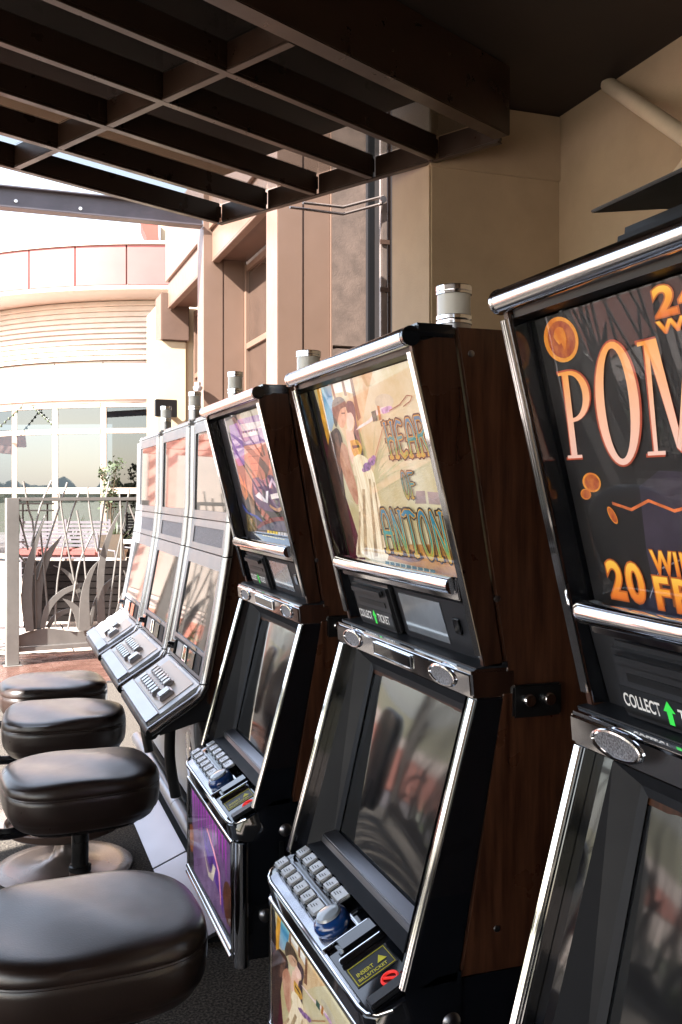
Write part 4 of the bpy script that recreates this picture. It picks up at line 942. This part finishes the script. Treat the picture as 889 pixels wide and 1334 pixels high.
def chrome_machine(Yc, label, art, topper=False):
    o = root('slot_machine', (0.8, Yc, 0), label, 'slot machine')
    w = 0.2725
    V = lambda X, y, h: Vector((X, Yc + y, h))
    def prof(name, pts, y0, y1, m, bev=0.0, parent=None): return prism(name, [V(a, y0, b) for a, b in pts], (0, y1 - y0, 0), m, parent or o, bev)
    prof('stand', [(.72, 0), (1.12, 0), (1.12, .448), (.72, .448)], -.245, .245, black_satin)
    prof('lower_cabinet', [(.497, .452), (1.125, .452), (1.125, .776), (.605, .776), (.497, .722)], -w + .003, w - .003, black_gloss, .004)
    prof('cabinet_body', [(.603, .78), (1.125, .78), (1.125, 1.676), (.597, 1.676), (.675, 1.203)], -w, w, wood_m, .003)
    # ---- top box
    F0, F1 = Vector((.636, 1.226)), Vector((.530, 1.650)); dn = (F1 - F0).normalized(); inw = Vector((dn.y, -dn.x))   # inward (+X)
    for s in (-1, 1):
        ds = prof('door_side', [(.530, 1.650), (.594, 1.668), (.671, 1.205), (.641, 1.205), (.636, 1.226)], s * w, s * (w - .012), wood_d, .0015)
        prof('inner_side', [(.534, 1.644), (.594, 1.655), (.664, 1.21), (.641, 1.21)], s * (w - .0125), s * (w - .0145), black_gloss, 0, ds)
        M = plane(V(F0.x - .001, s * (w - .006) , F0.y - .004), (0, -1, 0), (dn.x, 0, dn.y))
        for u in (-.0042, .0, .0042):
            bm = bmesh.new(); bm_tube(bm, [M @ Vector((u, 0, .001)), M @ Vector((u, .43, .001))], .0028, 8); finish('edge_trim', bm, chrome, ds, True)
    box('top_cap', V(.536, -w - .001, 1.656), V(.597, w + .001, 1.679), black_gloss, o, .004)
    bar = tube('top_bar', [V(.529, w - .004, 1.660), V(.529, -w + .008, 1.660)], .0138, bar_chrome, o, 24)
    lathe('end_cap', [(0, 0), (.013, 0), (.0138, .003), (.0138, .009), (0, .009)], V(.529, -w + .0075, 1.660), black_gloss, bar, 20, mtx=Matrix.Rotation(R(90), 4, 'X'))
    lathe('end_cap', [(0, 0), (.0142, 0), (.0146, .002), (.0146, .006), (.010, .008), (0, .008)], V(.529, w - .0035, 1.660), chrome, bar, 20, mtx=Matrix.Rotation(R(-90), 4, 'X'))
    prof('valance', [(.537, 1.640), (.560, 1.640), (.575, 1.652), (.534, 1.652)], -w + .015, w - .015, black_satin)
    P0 = F0 + inw * .026 + dn * .093
    MA = plane(V(P0.x, PW / 2, P0.y), (0, -1, 0), (dn.x, 0, dn.y))
    ap = mbox('art_panel', MA, (0, 0, -.006), (PW, PH, 0), ART_BG[art](), o, 0)
    ART[art](MA, ap, PW, PH)
    mbox('glass', MA, (0, 0, .0032), (PW, PH, .0052), art_glass, o, 0)
    # lower rail below the art
    rl_ = tube('glass_rail', arc2([V(.640, .243, 1.316), V(.612, .236, 1.318), V(.604, .22, 1.318)], 5) + [V(.604, -.25, 1.318)], .0125, chrome, o, 16)
    prof('rail_shelf', [(.606, 1.329), (.640, 1.326), (.645, 1.304), (.612, 1.296)], -.254, .222, chrome, .002)
    prof('lower_fascia', [(.632, 1.300), (.668, 1.300), (.690, 1.204), (.662, 1.204)], -.256, .256, charcoal)
    # ticket printer
    fd = (Vector((.632, 1.300)) - Vector((.662, 1.204))).normalized()
    MP = plane(V(.662, .256, 1.204), (0, -1, 0), (fd.x, 0, fd.y))
    pr = mbox('ticket_printer', MP, (.050, .004, .001), (.222, .094, .016), charcoal, o, .006)
    mbox('printer_hood', MP, (.066, .072, .0165), (.206, .088, .024), charcoal, pr, .005)
    mbox('slot', MP, (.074, .053, .0162), (.198, .062, .0172), black_satin, pr, .0)
    mbox('sticker', MP, (.054, .014, .0162), (.214, .045, .0168), black_satin, pr, 0)
    text('lettering', MP, 'COLLECT', .058, .0230, .118, .0375, .0172, white_p, pr, off=.02)
    text('lettering', MP, 'TICKET', .146, .0230, .198, .0375, .0172, white_p, pr, off=.02)
    flat('arrow', MP, [(.128, .017), (.136, .017), (.136, .031), (.141, .031), (.132, .043), (.123, .031), (.128, .031)], .0172, green_p, pr)
    ds = mbox('display_housing', MP, (.232, .004, .001), (.500, .094, .006), bezel_m, o, .003)
    mbox('display_screen', MP, (.250, .018, .0062), (.405, .084, .0072), lcd_m, ds, 0)
    mbox('key_slot', MP, (.440, .040, .0062), (.462, .066, .010), black_gloss, ds, .002)
    mbox('strip', MP, (.046, -.004, .001), (.5, .003, .020), steel, o, .001)
    # ---- speaker bar
    sp = prof('speaker_bar', [(.620, 1.163), (.617, 1.198), (.624, 1.203), (.690, 1.2025), (.690, 1.163)], -w - .002, w + .002, chrome, .004)
    prof('ledge', [(.628, 1.2032), (.628, 1.205), (.678, 1.212), (.678, 1.2032)], -w, w, bezel_m, 0)
    MS = plane(V(.6185, 0, 1.181), (0, -1, 0), (-.085, 0, 1))
    for u in (-.186, .186):
        g = flat('speaker_grille', MS, ell(u, 0, .038, .0115), .0016, grille_m, sp)
        bm = bmesh.new(); pp = [MS @ Vector((a, b, .0015)) for a, b in ell(u, 0, .042, .0135)]
        bm_tube(bm, pp + pp[:1], .0022, 6, False); finish('grille_ring', bm, chrome, sp, True)
    mbox('sign_window', MS, (-.075, -.009, .0005), (.075, .009, .003), black_gloss, sp, .002)
    bm = bmesh.new(); pp = [MS @ Vector(p) for p in ((-.077, -.010, .0025), (.077, -.010, .0025), (.077, .010, .0025), (-.077, .010, .0025))]
    bm_tube(bm, pp + pp[:1], .0015, 6, False); finish('window_ring', bm, chrome, sp, True)
    # ---- monitor door
    L0, L1 = Vector((.520, .772)), Vector((.628, 1.162)); dl = (L1 - L0).normalized(); il = Vector((dl.y, -dl.x)); LL = (L1 - L0).length
    for s in (-1, 1):
        ds = prof('monitor_side', [(.520, .772), (.628, 1.162), (.672, 1.162), (.600, .777)], s * w, s * (w - .018), black_gloss, .002)
        M = plane(V(L0.x, s * (w - .006), L0.y), (0, -1, 0), (dl.x, 0, dl.y))
        for u in (-.004, .002):
            bm = bmesh.new(); bm_tube(bm, [M @ Vector((u, .004, .002)), M @ Vector((u, LL - .002, .002))], .0032, 8); finish('edge_trim', bm, chrome, ds, True)
    ML = plane(V(L0.x, 0, L0.y), (0, -1, 0), (dl.x, 0, dl.y))
    for s in (-1, 1): mbox('side_panel', ML, (s * .2535, .006, -.020), (s * .221, LL - .004, -.014), black_gloss, o, 0)
    # bezel: sloped frame from the door plane back to the glass
    bm = bmesh.new()
    G = [(.202, .066), (.192, LL - .048)]
    outer = [(-.2205, .034, -.012), (.2205, .034, -.012), (.2205, LL - .004, -.012), (-.2205, LL - .004, -.012)]
    inner = [(-.198, .060, -.050), (.198, .060, -.050), (.196, LL - .020, -.036), (-.196, LL - .020, -.036)]
    in2 = [(-.186, .070, -.054), (.186, .070, -.054), (.186, LL - .030, -.040), (-.186, LL - .030, -.040)]
    vo, vi, v2 = [[bm.verts.new(ML @ Vector(p)) for p in q] for q in (outer, inner, in2)]
    for k in range(4):
        bm.faces.new((vo[k], vo[(k + 1) % 4], vi[(k + 1) % 4], vi[k])); bm.faces.new((vi[k], vi[(k + 1) % 4], v2[(k + 1) % 4], v2[k]))
    bz = finish('bezel', bm, bezel_m, o)
    bm = bmesh.new(); n = 8; gr = []
    for j in range(n + 1):
        row = []
        for i in range(n + 1):
            a, b = i / n * 2 - 1, j / n
            y = (.190 + (-.001) * b) * a; v = .066 + (LL - .092) * b; d = -.056 + .013 * b + .004 * (1 - a * a) * (1 - (2 * b - 1) ** 2)
            row.append(bm.verts.new(ML @ Vector((y, v, d))))
        gr.append(row)
    for j in range(n):
        for i in range(n): bm.faces.new((gr[j][i], gr[j][i + 1], gr[j + 1][i + 1], gr[j + 1][i]))
    finish('screen', bm, screen_m, o, True)
    prof('screen_ledge', [(.563, .800), (.567, .822), (.590, .832), (.600, .80)], -.250, .250, steel, .002)
    # ---- button deck
    D0, D1 = Vector((.474, .740)), Vector((.566, .786)); dd = (D1 - D0).normalized()
    bm = bmesh.new()
    pr_ = [(.476, .706), (.470, .735), (.474, .741), (.566, .787), (.605, .790), (.605, .706)]
    n = len(pr_); rings = []
    for y, sx in ((-w + .0, .030), (-w + .010, .012), (-w + .026, .003), (-w + .05, 0), (w - .05, 0), (w - .026, .003), (w - .010, .012), (w, .030)):
        rings.append([bm.verts.new(V(a + (sx if a < .55 else 0), y, b + (sx * .5 if a < .55 and b > .73 else 0))) for a, b in pr_])
    for a, b in zip(rings, rings[1:]):
        for k in range(n): bm.faces.new((a[k], a[(k + 1) % n], b[(k + 1) % n], b[k]))
    bm.faces.new(rings[0]); bm.faces.new(rings[-1]); bmesh.ops.recalc_face_normals(bm, faces=bm.faces)
    dk = finish('button_deck', bm, black_gloss, o, True, 30)
    tube('deck_edge', [V(.4735 + (.030 if abs(y) > .27 else .012 if abs(y) > .26 else .003 if abs(y) > .24 else 0), y, .7395 + (.015 if abs(y) > .27 else .006 if abs(y) > .26 else .0015 if abs(y) > .24 else 0)) for y in (w, w - .010, w - .026, w - .05, 0, -w + .05, -w + .026, -w + .010, -w)], .0032, chrome, dk, 8)
    MD = plane(V(D0.x, w, D0.y), (0, -1, 0), (dd.x, 0, dd.y))
    LD = (D1 - D0).length
    mbox('deck_plate', MD, (.030, .003, .0002), (.345, .052, .0012), deck_m, dk, 0)
    mbox('button_tray', MD, (.030, .054, .0005), (.300, LD + .003, .003), black_gloss, dk, .001)
    for r in range(2):
        for c in range(6):
            wd = .033 if c < 5 else .043
            u = .028 + c * .0385 + r * .010; v = .018 + r * .042
            b = mbox('button', MD, (u, v, .0005), (u + wd, v + .031, .014), black_gloss, dk, .003)
            mbox('cap', MD, (u + .0015, v + .0015, .0142), (u + wd - .0015, v + .0295, .0205), white_btn, b, .0035)
            for q in range(3): mbox('legend', MD, (u + .008 + q * .004, v + .009 + q * .004, .0206), (u + .020 + q * .002, v + .0105 + q * .004, .0209), charcoal, b, 0)
    cB_ = MD @ Vector((.292, .040, .001))
    Mr = MD.to_3x3().to_4x4()
    bb = lathe('round_button', [(0, 0), (.029, 0), (.031, .004), (.031, .012), (.028, .018), (.022, .021), (0, .021)], cB_, blue_btn, dk, 28, mtx=Mr)
    lathe('button_top', [(.0, .0212), (.020, .0212), (.0215, .0225), (.019, .026), (.010, .028), (0, .0285)], cB_, clear_cap, bb, 28, mtx=Mr)
    # bill tray
    bt = mbox('bill_tray', MD, (.348, .004, .0005), (.532, LD + .01, .004), black_gloss, dk, .002)
    for (a, b) in (((.344, .0, .001), (.3485, LD + .012, .012)), ((.300, .066, .001), (.345, .070, .010)), ((.346, .001, .001), (.50, .004, .009)), ((.395, .012, .004), (.400, LD, .014))): mbox('tray_rim', MD, a, b, chrome, bt, .0015)
    mbox('bill_guide', MD, (.352, .02, .004), (.392, LD, .018), black_gloss, bt, .006)
    mbox('sticker', MD, (.415, .012, .0042), (.468, .080, .0048), black_satin, bt, 0)
    MT = MD @ Matrix.Translation((.465, .015, .005)) @ Matrix.Rotation(R(90), 4, 'Z')
    bm = bmesh.new(); pp = [MT @ Vector(p) for p in ((0, 0, 0), (.062, 0, 0), (.062, .047, 0), (0, .047, 0))]; bm_tube(bm, pp + pp[:1], .0007, 4, False); finish('sticker_border', bm, yellow_p, bt)
    text('lettering', MT, 'INSERT', .006, .017, .034, .026, .0006, yellow_p, bt, off=.02)
    text('lettering', MT, 'BILLS/TICKET', .004, .005, .052, .012, .0006, yellow_p, bt, off=.02)
    flat('triangle', MT, [(.040, .018), (.056, .018), (.048, .034)], .0006, yellow_p, bt)
    cR = MD @ Vector((.492, .055, .005))
    bm = bmesh.new(); pp = [MD @ Vector((a, b, .006)) for a, b in ell(.492, .055, .012, .012, 20)]; bm_tube(bm, pp + pp[:1], .0022, 6, False)
    bm_tube(bm, [MD @ Vector((.4845, .0475, .006)), MD @ Vector((.4995, .0625, .006))], .0020, 6); finish('no_coin_sign', bm, red_p, bt, True)
    mbox('label_strip', MD, (.505, .01, .004), (.528, .095, .012), charcoal, bt, .002)
    mbox('vent_strip', MD, (.02, LD + .004, .002), (.30, LD + .010, .010), black_gloss, dk, .001)
    for k in range(6): mbox('vent', MD, (.05 + k * .045, LD + .011, .002), (.075 + k * .045, LD + .020, .014), charcoal, dk, .001)
    # ---- belly
    bf = prof('belly_frame', [(.482, .455), (.497, .455), (.497, .705), (.482, .705)], -w + .020, w - .020, black_gloss, .002)
    MB = plane(V(.4815, .240, .478), (0, -1, 0), (0, 0, 1))
    pan = mbox('belly_art', MB, (0, 0, -.003), (.48, .208, 0), ART_BG['couple' if art == 'couple' else 'football'](), bf, 0)
    if art == 'couple': art_couple(MB, pan, .48 * 1.0, .208, True)
    elif art == 'football': belly_football(MB, pan, .48, .208)
    mbox('belly_glass', MB, (0, 0, .0030), (.48, .208, .0045), art_glass, bf, 0)
    tube('belly_trim', [V(.479, .248, .470), V(.479, -.248, .470)], .006, chrome, bf, 10)
    tube('belly_trim', [V(.477, .248, .456), V(.477, -.248, .456)], .005, chrome, bf, 10)
    tube('belly_trim', [V(.480, .248, .700), V(.480, -.248, .700)], .005, chrome, bf, 10)
    for s in (-1, 1):
        tube('corner_post', [V(.497, s * (w - .014), .440), V(.497, s * (w - .014), .704)], .0165, chrome, bf, 16)
        tube('belly_trim', [V(.480, s * .247, .470), V(.480, s * .247, .700)], .004, chrome, bf, 8)
    # ---- locks on the near side
    lp = obox('lock_plate', V(.722, -w - .004, 1.155), (.078, .008, .046), black_satin, o, .003)
    for dx in (-.016, .016): lathe('lock', [(0, 0), (.010, 0), (.010, .005), (.008, .008), (0, .009)], V(.722 + dx, -w - .008, 1.157), chrome, lp, 16, mtx=Matrix.Rotation(R(90), 4, 'X'))
    for (x, h) in ((.590, .722), (.545, .545)): lathe('lock', [(0, 0), (.014, 0), (.014, .004), (.009, .008), (0, .009)], V(x, -w + .003, h), steel, o, 16, mtx=Matrix.Rotation(R(90), 4, 'X'))
    box('lock_bar', V(.575, -w + .003, .60), V(.588, -w - .001, .70), black_satin, o, .002)
    for (x, h) in ((.62, 1.64), (.66, 1.30), (1.05, 1.60), (1.05, .90), (.66, .84)): lathe('screw', [(0, 0), (.005, 0), (.0045, .002), (0, .0025)], V(x, -w - .0002, h), steel, o, 10, mtx=Matrix.Rotation(R(90), 4, 'X'))
    lamp(o, .73, Yc, 1.677, .029, .118)
    if topper:
        tp = prof('topper_box', [(.60, 1.681), (.605, 1.720), (.64, 1.730), (.80, 1.730), (.80, 1.681)], -.22, .172, black_satin, .008)
        prof('topper_visor', [(.572, 1.733), (.66, 1.746), (.82, 1.758), (.82, 1.763), (.66, 1.751), (.571, 1.736)], -.23, .165, black_satin, .001, tp)
        prof('visor_post', [(.70, 1.731), (.72, 1.731), (.72, 1.749), (.70, 1.747)], -.05, .05, black_satin, .001, tp)
    return o
chrome_machine(2.2525, 'chrome trimmed slot machine with purple football artwork beside the silver machines', 'football')
chrome_machine(1.4575, 'chrome trimmed slot machine with cream couple artwork, second from the camera', 'couple')
chrome_machine(0.6675, 'chrome trimmed slot machine nearest the camera with black fiery lettered artwork', 'volcano', True)

# ------------------------------------------------------------------ silver cabinets
def frame_mesh(name, M, u0, u1, v0, v1, bl, br, bb_, bt_, th, m, parent):
    bm = bmesh.new()
    for a, b in (((u0, v0), (u0 + bl, v1)), ((u1 - br, v0), (u1, v1)), ((u0 + bl, v0), (u1 - br, v0 + bb_)), ((u0 + bl, v1 - bt_), (u1 - br, v1))):
        bm_box(bm, (a[0], a[1], 0), (b[0], b[1], th), 0)
    bmesh.ops.remove_doubles(bm, verts=bm.verts, dist=1e-5); bm.transform(M); return finish(name, bm, m, parent)
def silver_machine(Yc, label):
    o = root('slot_machine', (0.8, Yc, 0), label, 'slot machine', None)
    V = lambda X, y, h: Vector((X, Yc + y, h)); hw = .302
    def prof(name, pts, y0, y1, m, bev=0.0, parent=None): return prism(name, [V(a, y0, b) for a, b in pts], (0, y1 - y0, 0), m, parent or o, bev)
    D0, D1, S1, S2, S3 = [Vector(p) for p in ((.435, .750), (.600, .862), (.671, 1.245), (.684, 1.352), (.691, 1.695))]
    prof('cabinet_body', [(.615, .80), (.620, .862), (.692, 1.243), (.705, 1.352), (.712, 1.690), (1.10, 1.690), (1.10, .20), (.78, .20), (.74, .62), (.66, .78)], -hw + .006, hw - .006, wood_m, .003)
    prof('top_cap', [(.690, 1.696), (.692, 1.712), (.705, 1.722), (1.05, 1.722), (1.05, 1.696)], -hw + .004, hw - .004, silver_l, .006)
    def fm(a, b):
        d = (b - a); return plane(V(a.x, hw - .012, a.y), (0, -1, 0), (d.x, 0, d.y)), d.length
    FW = 2 * (hw - .012)
    M, L_ = fm(S2, S3); M = M @ Matrix.Translation((0, 0, -.016))
    ub = frame_mesh('upper_door', M, 0, FW, .003, L_, .035, .035, .028, .036, .016, silver, o)
    mbox('upper_screen', M, (.0355, .0315, .004), (FW - .0355, L_ - .0365, .0115), mirror_screen, ub, 0)
    M, L_ = fm(S1, S2); M = M @ Matrix.Translation((0, 0, -.016))
    sd = frame_mesh('speaker_door', M, 0, FW, .003, L_ - .001, .055, .055, .022, .024, .016, silver, o)
    mbox('speaker_grille', M, (.0555, .0225, .006), (FW - .0555, L_ - .0255, .0125), grille_m, sd, 0)
    M, L_ = fm(D1, S1); M = M @ Matrix.Translation((0, 0, -.016))
    ld = frame_mesh('main_door', M, 0, FW, .0, L_ - .001, .040, .040, .085, .046, .016, silver, o)
    mbox('main_screen', M, (.0405, .0855, .004), (FW - .0405, L_ - .0475, .0115), mirror_screen, ld, 0)
    bp = mbox('bill_panel', M, (.055, .012, .0165), (FW - .055, .072, .0185), bezel_m, ld, .001)
    for (a, b, c, d, m, t) in ((.065, .018, .125, .066, black_gloss, .010), (.140, .018, .235, .066, silver_l, .003), (.262, .022, .300, .064, black_gloss, .004), (.345, .014, .440, .070, black_gloss, .004), (.250, .054, .256, .066, steel, .003)):
        mbox('fitting', M, (a, b, .0186), (c, d, .0186 + t), m, bp, .002)
    bm = bmesh.new(); pp = [M @ Vector(p) for p in ((.258, .019, .021), (.304, .019, .021), (.304, .067, .021), (.258, .067, .021))]; bm_tube(bm, pp + pp[:1], .0028, 6, False); finish('fitting_ring', bm, chrome, bp, True)
    lathe('knob', [(0, 0), (.012, 0), (.012, .014), (.009, .018), (0, .018)], M @ Vector((.085, .042, .0286)), black_gloss, bp, 14, mtx=M.to_3x3().to_4x4())
    mbox('plate', M, (.36, .074, .0165), (.43, .083, .019), mat('pale_gold', (.45, .36, .26), .35, .4), ld, .001)
    # deck
    d = (D1 - D0); Ld = d.length; MD = plane(V(D0.x, hw - .012, D0.y), (0, -1, 0), (d.x, 0, d.y))
    dk = mbox('button_deck', MD, (0, 0, -.022), (FW, Ld - .002, 0), silver_l, o, .006)
    mbox('deck_inlay', MD, (.09, .050, .0004), (FW - .05, Ld - .018, .0024), mat('pale_inlay', (.60, .48, .40), .3, .1), dk, .001)
    mbox('palm_rest', MD, (.006, -.004, .0004), (FW - .006, .046, .006), steel, dk, .004)
    for r in range(2):
        for c in range(7):
            u = .105 + c * .042; v = .060 + r * .046
            b = mbox('button', MD, (u, v, .0025), (u + .035, v + .036, .016), steel, dk, .003)
            mbox('cap', MD, (u + .003, v + .003, .0162), (u + .032, v + .033, .021), white_btn, b, .003)
    b = mbox('button', MD, (.425, .070, .0025), (.490, .120, .016), steel, dk, .003); mbox('cap', MD, (.429, .074, .0162), (.486, .116, .021), white_btn, b, .004)
    tube('bumper', [V(.447, hw - .004, .722), V(.447, -hw + .004, .722)], .019, black_satin, o, 14)
    prof('deck_pan', [(.452, .728), (.62, .838), (.70, .80), (.66, .76), (.47, .71)], -hw + .012, hw - .012, charcoal, .004)
    # rounded side trims
    path = [(.440, .728), (.50, .766), (.565, .806), (.592, .826), (.606, .852), (.616, .90), (.648, 1.06), (.676, 1.235), (.682, 1.275), (.688, 1.345), (.693, 1.40), (.697, 1.69)]
    for s in (-1, 1):
        pts = [V(a, s * (hw - .002), b) for a, b in path]
        tube('side_trim', pts, .0165, bronze_trim, o, 14)
    for h, x in ((1.247, .678), (1.354, .689), (.862, .607)):
        for s in (-1, 1): lathe('trim_joint', [(.0150, -.002), (.0172, -.002), (.0172, .002), (.0150, .002)], V(x, s * (hw - .002), h), black_satin, o, 14)
    # belly and strut
    bl = prof('belly', [(.735, .22), (.715, .60), (.76, .66), (.779, .66), (.779, .22)], -hw + .03, hw - .03, silver_l, .006)
    MB = plane(V(.728, -.13, .42), (0, -1, 0), (-.05, 0, 1))
    lathe('lens', [(0, 0), (.085, 0), (.085, .006), (.07, .010), (0, .012)], MB @ Vector((0, 0, -.004)), mat('blue_black_lens', (.015, .015, .06), .12, coat=1.0), bl, 28, mtx=MB.to_3x3().to_4x4())
    tube('strut', arc2([V(.60, -.10, .78), V(.64, -.10, .72), V(.66, -.10, .62), V(.655, -.10, .40), V(.68, -.10, .24)], 5), .022, black_satin, o, 10)
    lamp(o, .775, Yc, 1.7225, .025, .134)
    return o
silver_machine(3.20, 'silver slot machine closest to the chrome trimmed row')
silver_machine(3.90, 'middle one of the three silver slot machines')
silver_machine(4.60, 'farthest silver slot machine beside the reed fence')
# plinth with footrest under the silver machines
pl = root('machine_plinth', (0.75, 4.0, 0), 'silver kick plates and round foot rail under the silver machines', 'plinth')
for y0, y1 in ((3.02, 3.70), (3.705, 4.385), (4.39, 5.07)):
    prism('kick_plate', [(.573, y0, .004), (.700, y0, .056), (.706, y0, .044), (.590, y0, .0)], (0, y1 - y0 - .006, 0), steel, pl, .0015)
box('core', (.62, 3.04, 0), (1.08, 5.05, .018), black_satin, pl, 0); box('riser', (.745, 3.06, .018), (1.08, 5.05, .198), black_satin, pl, 0)
for y0, y1 in ((2.90, 3.90), (3.905, 5.07)): tube('foot_rail', [(.705, y0, .165), (.705, y1, .165)], .030, steel, pl, 20)
for y in (3.1, 3.9, 4.9): box('rail_bracket', (.725, y - .012, .15), (.7449, y + .012, .18), black_satin, pl, .001)
bk = struct(box('base_slab', (.86, .3, .001), (1.12, 5.05, .012), black_satin, None, 0))
# ------------------------------------------------------------------ stools
def stool(X, Y, rz, label, seed=0.0):
    o = root('stool', (X, Y, 0), label, 'stool', None, rz)
    def sq(t, a, b, n=3.2):
        c, s = math.cos(t), math.sin(t); return (a * math.copysign(abs(c) ** (2 / n), c), b * math.copysign(abs(s) ** (2 / n), s))
    a, b, zt = .230, .205, .478
    def rings(prof, nm, m):
        bm = bmesh.new(); N = 72; rg = []
        for k_, z in prof:
            rg.append([bm.verts.new((*[v * k_ for v in sq(2 * math.pi * i / N, a, b)], zt + z)) for i in range(N)] if k_ > 0 else [bm.verts.new((0, 0, zt + z))])
        for p, q in zip(rg, rg[1:]):
            for i in range(N):
                j = (i + 1) % N
                if len(q) == 1: bm.faces.new((p[i], p[j], q[0]))
                elif len(p) == 1: bm.faces.new((p[0], q[j], q[i]))
                else: bm.faces.new((p[i], p[j], q[j], q[i]))
        bmesh.ops.recalc_face_normals(bm, faces=bm.faces)
        for v in bm.verts:                                   # sagging, worn top
            if v.co.z > zt + .118: v.co.z += .007 * math.sin(v.co.x * 9 + 1 + seed) * math.cos(v.co.y * 8 - seed) + .0025 * math.sin(v.co.x * 23 + v.co.y * 17 + 2 * seed) - .006 * math.exp(-((v.co.x - .12) ** 2 + (v.co.y + .05 * seed) ** 2) / .004)
        return finish(nm, bm, m, o, True, 60, local=True)
    s = rings([(0, -.018), (.80, -.018), (.86, -.015), (.905, -.006), (.945, .010), (.952, .013), (.965, .016), (.985, .028), (.996, .048), (1.0, .072), (.996, .0855), (.985, .0885), (.996, .0915), (.994, .102), (.982, .114), (.960, .1225), (.925, .1285), (.87, .132), (.80, .1338), (.72, .1350), (.64, .1361), (.55, .1370), (.46, .1378), (.36, .1384), (.26, .1388), (.14, .1391), (0, .1393)], 'seat', leather)
    bm = bmesh.new(); pts = [Vector((*[v * .988 for v in sq(2 * math.pi * i / 56, a, b)], zt + .0885)) for i in range(56)]
    bm_tube(bm, pts + pts[:1], .0032, 6, False); finish('piping', bm, leather, s, True, 45, local=True)
    rings([(0, -.032), (.74, -.032), (.76, -.028), (.76, -.0185), (0, -.0185)], 'seat_pan', pole_m)
    lathe('gas_column', [(0, .28), (.026, .28), (.026, .442), (0, .442)], (0, 0, 0), pole_m, o, 20, True)
    lathe('collar', [(.024, .285), (.034, .285), (.034, .30), (.027, .302)], (0, 0, 0), pole_m, o, 20, True)
    lathe('sleeve', [(0, .02), (.032, .02), (.032, .284), (0, .284)], (0, 0, 0), bronze, o, 24, True)
    lathe('foot_ring', [(.033, .158), (.19, .158), (.215, .160), (.222, .166), (.222, .186), (.218, .190), (.212, .186), (.206, .172), (.033, .170)], (0, 0, 0), bronze, o, 48, True)
    lathe('base', [(0, .001), (.255, .001), (.26, .005), (.255, .009), (.21, .012), (.14, .017), (.09, .025), (.06, .038), (.044, .060), (.036, .085), (.033, .12), (0, .12)], (0, 0, 0), bronze_l, o, 56, True, angle=60)
    # curved bracket and padded back on the aisle side
    tube('back_bracket', arc2([(-.10, 0, .438), (-.20, 0, .428), (-.255, 0, .440), (-.285, 0, .50), (-.295, 0, .62), (-.310, 0, .76)], 5), .017, black_gloss, o, 12, True)
    rb_ = bmesh.new(); N = 40
    bl = []
    for k_, x in ((.2, -.300), (.9, -.302), (1, -.318), (1, -.345), (.9, -.360), (.2, -.362)):
        bl.append([rb_.verts.new((x - .12 * (math.copysign(abs(math.cos(t)) ** .7, math.cos(t)) * .5 * k_) ** 2 * -1, math.copysign(abs(math.cos(t)) ** .7, math.cos(t)) * .19 * k_, .86 + math.copysign(abs(math.sin(t)) ** .7, math.sin(t)) * .20 * k_)) for t in [2 * math.pi * i / N for i in range(N)]])
    for p, q in zip(bl, bl[1:]):
        for i in range(N): rb_.faces.new((p[i], p[(i + 1) % N], q[(i + 1) % N], q[i]))
    rb_.faces.new(bl[0]); rb_.faces.new(bl[-1]); bmesh.ops.recalc_face_normals(rb_, faces=rb_.faces)
    finish('backrest', rb_, leather, o, True, 60, local=True)
    return o
stool(.25, 4.47, R(4), 'brown leather stool farthest away, at the end silver machine', 0.4)
stool(.257, 3.85, R(-3), 'brown leather stool second farthest, with its bronze base in view', 1.7000000000000002)
stool(.25, 3.05, R(6), 'brown leather stool with visible black pole, second nearest', 3.0)
stool(.175, 1.98, R(2), 'large brown leather stool seat nearest the camera', 4.300000000000001)
